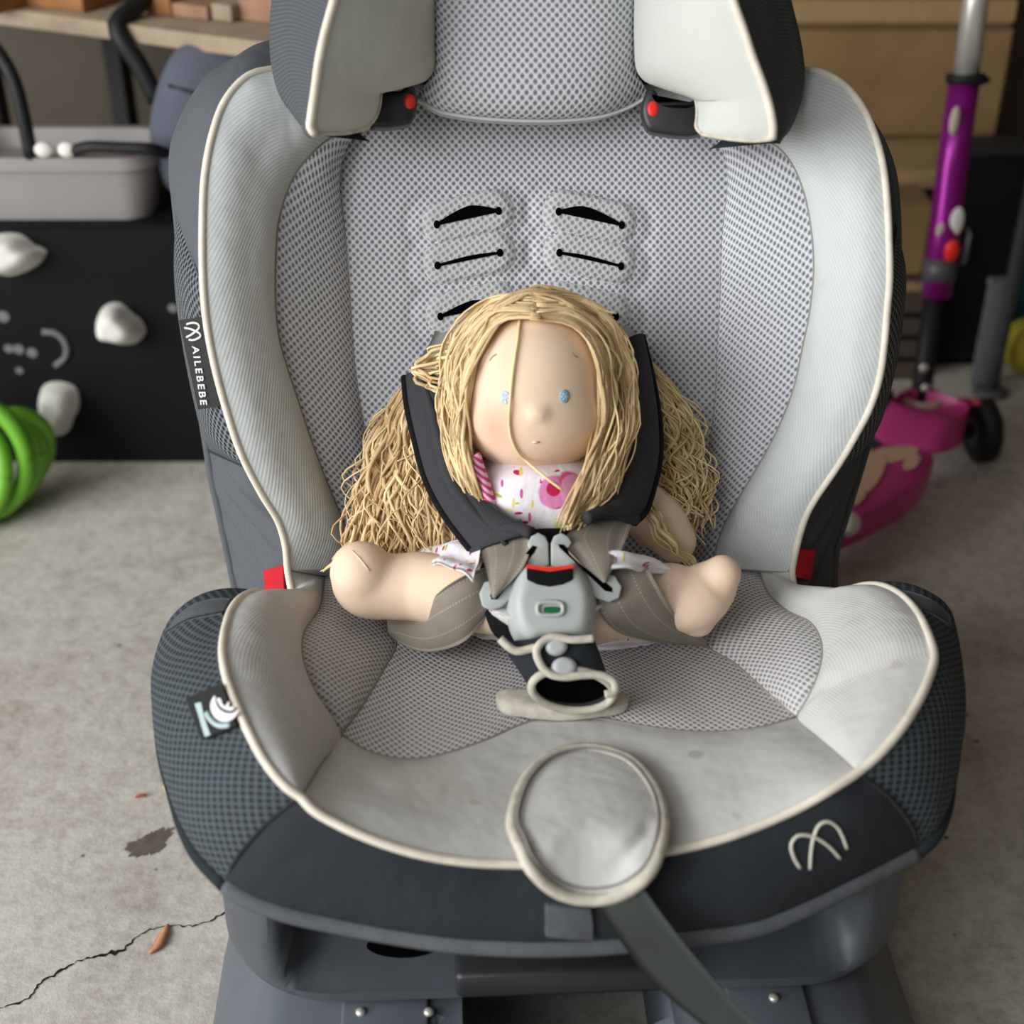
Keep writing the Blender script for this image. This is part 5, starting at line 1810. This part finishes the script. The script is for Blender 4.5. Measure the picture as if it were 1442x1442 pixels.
# ---- dress
def dressmat():
    k = NT('sprinkle_print_cotton', .9, .15)
    ob = k.obj()
    c = rgb(240, 234, 240)
    for seed, (col, thr) in enumerate(((rgb(196, 40, 110), .10), (rgb(226, 210, 120), .10), (rgb(232, 226, 150), .09), (rgb(206, 96, 160), .08), (rgb(170, 196, 80), .07))):
        mp = k.n('ShaderNodeMapping')
        mp.inputs['Location'].default_value = (seed * 3.1, seed * 1.7, seed * 2.3)
        mp.inputs['Rotation'].default_value = (.3, .2, seed * 1.1)
        mp.inputs['Scale'].default_value = (250, 80, 80) if seed % 2 else (80, 80, 250)
        k.l(ob, mp.inputs['Vector'])
        vo = k.n('ShaderNodeTexVoronoi'); vo.inputs['Scale'].default_value = 1.0
        k.l(mp.outputs[0], vo.inputs['Vector'])
        f_ = k.math('LESS_THAN', vo.outputs['Distance'], .17 + thr)
        # only a few of the cells carry a sprinkle
        sp = k.n('ShaderNodeSeparateColor'); k.l(vo.outputs['Color'], sp.inputs[0])
        f_ = k.math('MULTIPLY', f_, k.math('LESS_THAN', sp.outputs[0], .28))
        c = k.mix(f_, c, col)
    for ctr, r_, col in FLOWERS:
        nz = k.noise(40, 2, ob)
        dd_ = k.vmath('DISTANCE', ob, tuple(ctr)).outputs['Value']
        dd_ = k.math('ADD', k.math('DIVIDE', dd_, r_), k.math('MULTIPLY_ADD', nz, .8, -.4))
        c = k.mix(k.ramp(dd_, [(.82, (1, 1, 1)), (.95, (0, 0, 0))]), c, col)
    k.color(c)
    k.bump(k.noise(55, 3, ob), .5, .004)
    return k.m


# rings of the dress along the trunk, wide at the lap
D_UP = SB
rings = []
spec = [(pb(752, 640, .074), .032, .034), (pb(752, 665, .076), .042, .041), (pb(752, 700, .074), .047, .046), (pb(756, 745, .072), .048, .050), (pb(760, 790, .072), .047, .048)]
for c, rx, rf in spec:
    rings.append([c + XL * rx * math.cos(t) + NB * rf * math.sin(t) + NB * .0022 * math.sin(7 * t) * (rx > .045) for t in np.linspace(0, 6.283, 56, endpoint=False)])
lc = pp(772, 838, .040)
for c, rx, rt_, m_, wv in ((pp(768, 822, .060), .044, .046, 0, .002), (pp(775, 850, .030), .044, .046, 0, .003), (pp(778, 854, .0085), .046, .046, 0, .003)):
    rings.append([c + XL * rx * math.cos(t) + TP * rt_ * math.sin(t) * (1.0 if math.sin(t) > 0 else .8) + XL * wv * math.sin(5 * t) + NP * (wv * .6 * (1 + math.sin(9 * t))) for t in np.linspace(0, 6.283, 56, endpoint=False)])
fl1 = on_plane(782, 690, rings[2][14], NB); fl2 = on_plane(808, 672, rings[2][14], NB)
FLOWERS = [(fl1 - dl, .0125, rgb(222, 140, 190)), (fl2 - dl, .012, rgb(214, 92, 142)), (pb(785, 745, .13) - dl, .012, rgb(206, 204, 96)), (pb(812, 690, .115) - dl, .012, rgb(226, 160, 196)), (on_plane(780, 688, rings[2][14], NB) - dl, .0055, rgb(196, 40, 84))]
M['dress'] = dressmat()
dress = stack('dress', rings, M['dress'], doll, cap_top=False, cap_bottom=False, sharp=89)
so = dress.modifiers.new('solid', 'SOLIDIFY'); so.thickness = .0012; so.offset = 0
# striped binding at neck and left armhole
def stripemat():
    k = NT('pink_stripe_binding', .9, .15)
    ob = k.obj()
    dp = k.vmath('DOT_PRODUCT', ob, (.8, .1, 1.0)).outputs['Value']
    w = k.math('GREATER_THAN', k.math('SINE', k.math('MULTIPLY', dp, 2 * math.pi / .0042)), 0)
    k.color(k.mix(w, rgb(240, 196, 212), rgb(208, 70, 124)))
    return k.m


M['stripe'] = stripemat()
rg = [pb(752, 648, .074) + XL * .034 * math.cos(t) + NB * .036 * math.sin(t) - SB * .004 * math.sin(t) for t in np.linspace(0, 6.283, 44)]
V, Fc = tube_data(np.array(rg), .0032, 8, False); mesh('neck_binding', V, Fc, M['stripe'], doll)
bd = [on_plane(a, b, rings[2][14] - NB * .006, NB) for a, b in [(668, 640), (674, 660), (682, 682), (687, 700), (692, 716)]]
tube('armhole_binding', bd, .0040, M['stripe'], doll, 8, n=16)

# folds of skirt lying on the thighs beside the belts
def cloth_patch(L1, L2, nm):
    G_ = loft([L1, L2], 30, 14)
    u_ = np.linspace(0, 1, 30)[:, None]; v_ = np.linspace(0, 1, 14)[None]
    grid_mesh(nm, G_, M['dress'], doll, thick=.0012, disp=.0011 * np.sin(u_ * 12 + v_ * 4) + .0012 * np.sin(v_ * 9))


cloth_patch(PN([(582, 772, .046), (612, 766, .060), (642, 763, .070), (680, 768, .080)]), PN([(598, 794, .062), (624, 796, .074), (646, 803, .082), (666, 818, .084)]), 'dress_fold')
cloth_patch(PN([(856, 775, .092), (885, 778, .090), (915, 784, .080), (948, 800, .064)]), PN([(850, 800, .086), (880, 800, .084), (905, 806, .074), (935, 806, .064)]), 'dress_fold')
cloth_patch(PN([(828, 888, .012), (860, 892, .014), (900, 896, .012), (930, 898, .008)]), PN([(828, 912, .006), (850, 916, .006), (890, 912, .006), (925, 905, .006)]), 'dress_hem')
cloth_patch(PN([(662, 882, .010), (680, 884, .014), (700, 890, .014), (722, 896, .012)]), PN([(660, 894, .006), (680, 898, .006), (700, 903, .006), (720, 910, .006)]), 'dress_hem')

# ---- hair: scalp cap plus separate strands
cap_c = HC - NB * .010 + SB * .0065
V, Fc = ellipsoid(cap_c, HAX, (HR[0] * 1.05, HR[1] * 1.02, HR[2] * 1.02), 44, 30)
hair = mesh('hair', V, Fc, M['hair'], doll, label='long wavy blonde yarn hair')

sdat, sdat_lt = [], []


def strands(n, inner, outer, r0=.0010, wav=.0014, freq=3.0, npts=26, lift=0, tip=.6, light=.15, endj=6, sidej=3.0, miss=None):
    """strands between two guide paths given as (px, py, kind, depth): kind 'h' = hug the head, 'b' = back plane offset, 'p' = pan offset"""
    def P3(a, b, kd, v, extra):
        if kd == 'h': return on_head(a, b, v + extra)
        if kd == 'b': return pb(a, b, v + extra * .12)
        return pp(a, b, v + extra * .12)
    m_ = len(inner)
    for i in range(n):
        w = rng.random() if n > 3 else (i + .5) / n
        ex = rng.random() * .10 + lift
        pts = []
        jx = rng.normal(0, sidej)
        for k in range(m_):
            a0, b0, kd, v0 = inner[k]; a1, b1, kd1, v1 = outer[k]
            last = k / (m_ - 1)
            a = a0 * (1 - w) + a1 * w + jx * last + rng.normal(0, 2.0) * (k > 0)
            b = b0 * (1 - w) + b1 * w + rng.normal(0, endj) * last
            pts.append(P3(a, b, kd, v0 * (1 - w) + v1 * w, ex))
        P_ = cr(pts, npts)
        s = np.linspace(0, 1, npts)
        ph, ph2 = rng.random() * 6.28, rng.random() * 6.28
        am = wav * (.3 + rng.random() * 1.1) * np.minimum(1, s * 2.5)
        fq = freq * (.6 + rng.random() * .9)
        P_ = P_ + XL[None] * (am * np.sin(s * fq * 6.28 + ph))[:, None] + NB[None] * (am * .8 * np.sin(s * fq * 5.1 + ph2))[:, None]
        r_ = r0 * (.6 + rng.random() * .8)
        (sdat_lt if rng.random() < light else sdat).append(tube_data(P_, r_ * np.array([.9, 1, 1.05, 1, .9, tip]), 5))


# left curtain: from the parting round the left of the face
strands(150, [(762, 449, 'h', 1.04), (712, 450, 'h', 1.03), (682, 484, 'h', 1.03), (660, 538, 'h', 1.03), (656, 600, 'h', 1.05), (660, 650, 'b', .106), (678, 700, 'b', .104), (698, 742, 'b', .098)],
        [(750, 418, 'h', 1.05), (690, 425, 'h', 1.06), (648, 462, 'h', 1.08), (627, 520, 'h', 1.08), (624, 590, 'h', 1.08), (636, 650, 'b', .085), (660, 705, 'b', .088), (676, 738, 'b', .088)], wav=.0019, freq=2.4, light=.35)
# right curtain
strands(150, [(746, 449, 'h', 1.035), (806, 458, 'h', 1.03), (834, 490, 'h', 1.03), (848, 543, 'h', 1.03), (846, 604, 'h', 1.05), (826, 655, 'b', .116), (808, 705, 'b', .128), (794, 742, 'b', .134)],
        [(752, 414, 'h', 1.05), (815, 420, 'h', 1.06), (862, 452, 'h', 1.08), (888, 515, 'h', 1.08), (893, 585, 'h', 1.08), (880, 640, 'b', .094), (862, 690, 'b', .108), (830, 728, 'b', .122)], wav=.0019, freq=2.4, light=.45)
# crown: short sweep over the top
strands(60, [(700, 440, 'h', 1.04), (730, 420, 'h', 1.06), (760, 414, 'h', 1.06), (800, 425, 'h', 1.06), (835, 455, 'h', 1.05)],
        [(690, 436, 'h', 1.10), (725, 416, 'h', 1.10), (760, 409, 'h', 1.10), (810, 420, 'h', 1.10), (860, 450, 'h', 1.08)], wav=.0009, light=.4)
# left bunch falling outside the shoulder strap
strands(280, [(604, 540, 'b', .030), (606, 600, 'b', .038), (612, 660, 'b', .050), (625, 710, 'b', .062), (640, 750, 'b', .072), (652, 778, 'b', .080)],
        [(578, 532, 'b', .018), (545, 580, 'b', .026), (520, 640, 'b', .036), (502, 700, 'b', .044), (492, 745, 'b', .048), (486, 782, 'b', .052)], wav=.0035, freq=2.6, r0=.0011, light=.12, endj=9, sidej=7)
# right bunch, looser and curlier
strands(95, [(900, 520, 'b', .020), (918, 570, 'b', .030), (926, 630, 'b', .042), (930, 685, 'b', .050), (945, 715, 'b', .052), (958, 735, 'b', .050)],
        [(912, 505, 'b', .012), (950, 550, 'b', .020), (972, 610, 'b', .028), (985, 660, 'b', .034), (988, 700, 'b', .038), (978, 735, 'b', .044)], wav=.0058, freq=2.8, r0=.0009, light=.25, endj=12, sidej=9)
strands(10, [(900, 690, 'b', .075), (908, 720, 'b', .088), (930, 760, 'b', .088), (965, 790, 'b', .085)], [(912, 690, 'b', .065), (930, 735, 'b', .084), (955, 770, 'b', .086), (985, 798, 'b', .082)], wav=.0018, r0=.0010, light=.4)
# fly-away fuzz round the outline
strands(46, [(604, 540, 'b', .030), (600, 600, 'b', .040), (600, 660, 'b', .052), (610, 720, 'b', .066), (630, 775, 'b', .080)], [(570, 535, 'b', .018), (528, 590, 'b', .026), (500, 660, 'b', .036), (486, 725, 'b', .046), (482, 780, 'b', .052)], wav=.0075, freq=2.2, r0=.0006, light=.5, endj=14, sidej=12)
strands(40, [(904, 520, 'b', .024), (925, 570, 'b', .032), (940, 640, 'b', .042), (950, 700, 'b', .050), (955, 735, 'b', .056)], [(916, 508, 'b', .014), (960, 555, 'b', .020), (985, 620, 'b', .028), (996, 690, 'b', .036), (996, 740, 'b', .042)], wav=.0085, freq=2.4, r0=.0006, light=.6, endj=14, sidej=12)
strands(34, [(752, 440, 'h', 1.06), (700, 440, 'h', 1.08), (662, 486, 'h', 1.08), (648, 550, 'h', 1.08), (648, 620, 'b', .10), (668, 690, 'b', .105)], [(752, 412, 'h', 1.08), (684, 422, 'h', 1.08), (642, 464, 'h', 1.09), (622, 530, 'h', 1.09), (626, 610, 'b', .080), (650, 690, 'b', .088)], wav=.0030, freq=2.6, r0=.0006, light=.6, sidej=4)
strands(34, [(756, 440, 'h', 1.06), (812, 442, 'h', 1.08), (850, 486, 'h', 1.08), (866, 550, 'h', 1.08), (862, 620, 'b', .105), (830, 700, 'b', .125)], [(756, 411, 'h', 1.08), (822, 420, 'h', 1.08), (868, 460, 'h', 1.09), (892, 530, 'h', 1.09), (888, 610, 'b', .090), (862, 690, 'b', .108)], wav=.0030, freq=2.6, r0=.0006, light=.7, sidej=4)
# little loops left of the head
strands(9, [(640, 480, 'h', 1.08), (606, 490, 'b', .050), (590, 512, 'b', .052), (608, 522, 'b', .060), (628, 520, 'b', .07)], [(642, 510, 'h', 1.08), (612, 520, 'b', .055), (586, 520, 'b', .052), (600, 540, 'b', .06), (626, 556, 'b', .07)], wav=.003, r0=.0010, light=.3)
# trailing wisps
strands(3, [(500, 740, 'b', .05), (490, 770, 'b', .056), (470, 790, 'p', .050), (452, 806, 'p', .036)], [(506, 740, 'b', .05), (496, 768, 'b', .056), (474, 790, 'p', .050), (456, 803, 'p', .036)], wav=.0006, r0=.0010, endj=1, sidej=1)
strands(4, [(955, 560, 'b', .022), (985, 600, 'b', .028), (1002, 680, 'b', .034), (985, 725, 'b', .05)], [(965, 560, 'b', .02), (990, 640, 'b', .028), (1000, 720, 'b', .034), (1004, 742, 'b', .045)], wav=.004, r0=.0008, light=.8)
V, Fc = join(sdat); mesh('hair_strands', V, Fc, M['hair'], hair)
# single strand across the face
fs = [on_body(a, b, .0018) for a, b in [(733, 452), (730, 480), (724, 520), (720, 560), (718, 590), (720, 612), (730, 634)]] + [on_head(742, 650, 1.12), pb(768, 672, .128), pb(792, 690, .130)]
sdat_lt.append(tube_data(cr([p for p in fs if p is not None], 50), .0010, 6))
sdat_lt.append(tube_data(cr([on_head(a, b, 1.12) for a, b in [(745, 432), (775, 424), (805, 438), (828, 465), (838, 490), (842, 508)]], 30), .0013, 6))  # pale strand painted in as the highlight arc over the crown
V, Fc = join(sdat_lt); mesh('hair_strands', V, Fc, M['hair_lt'], hair)
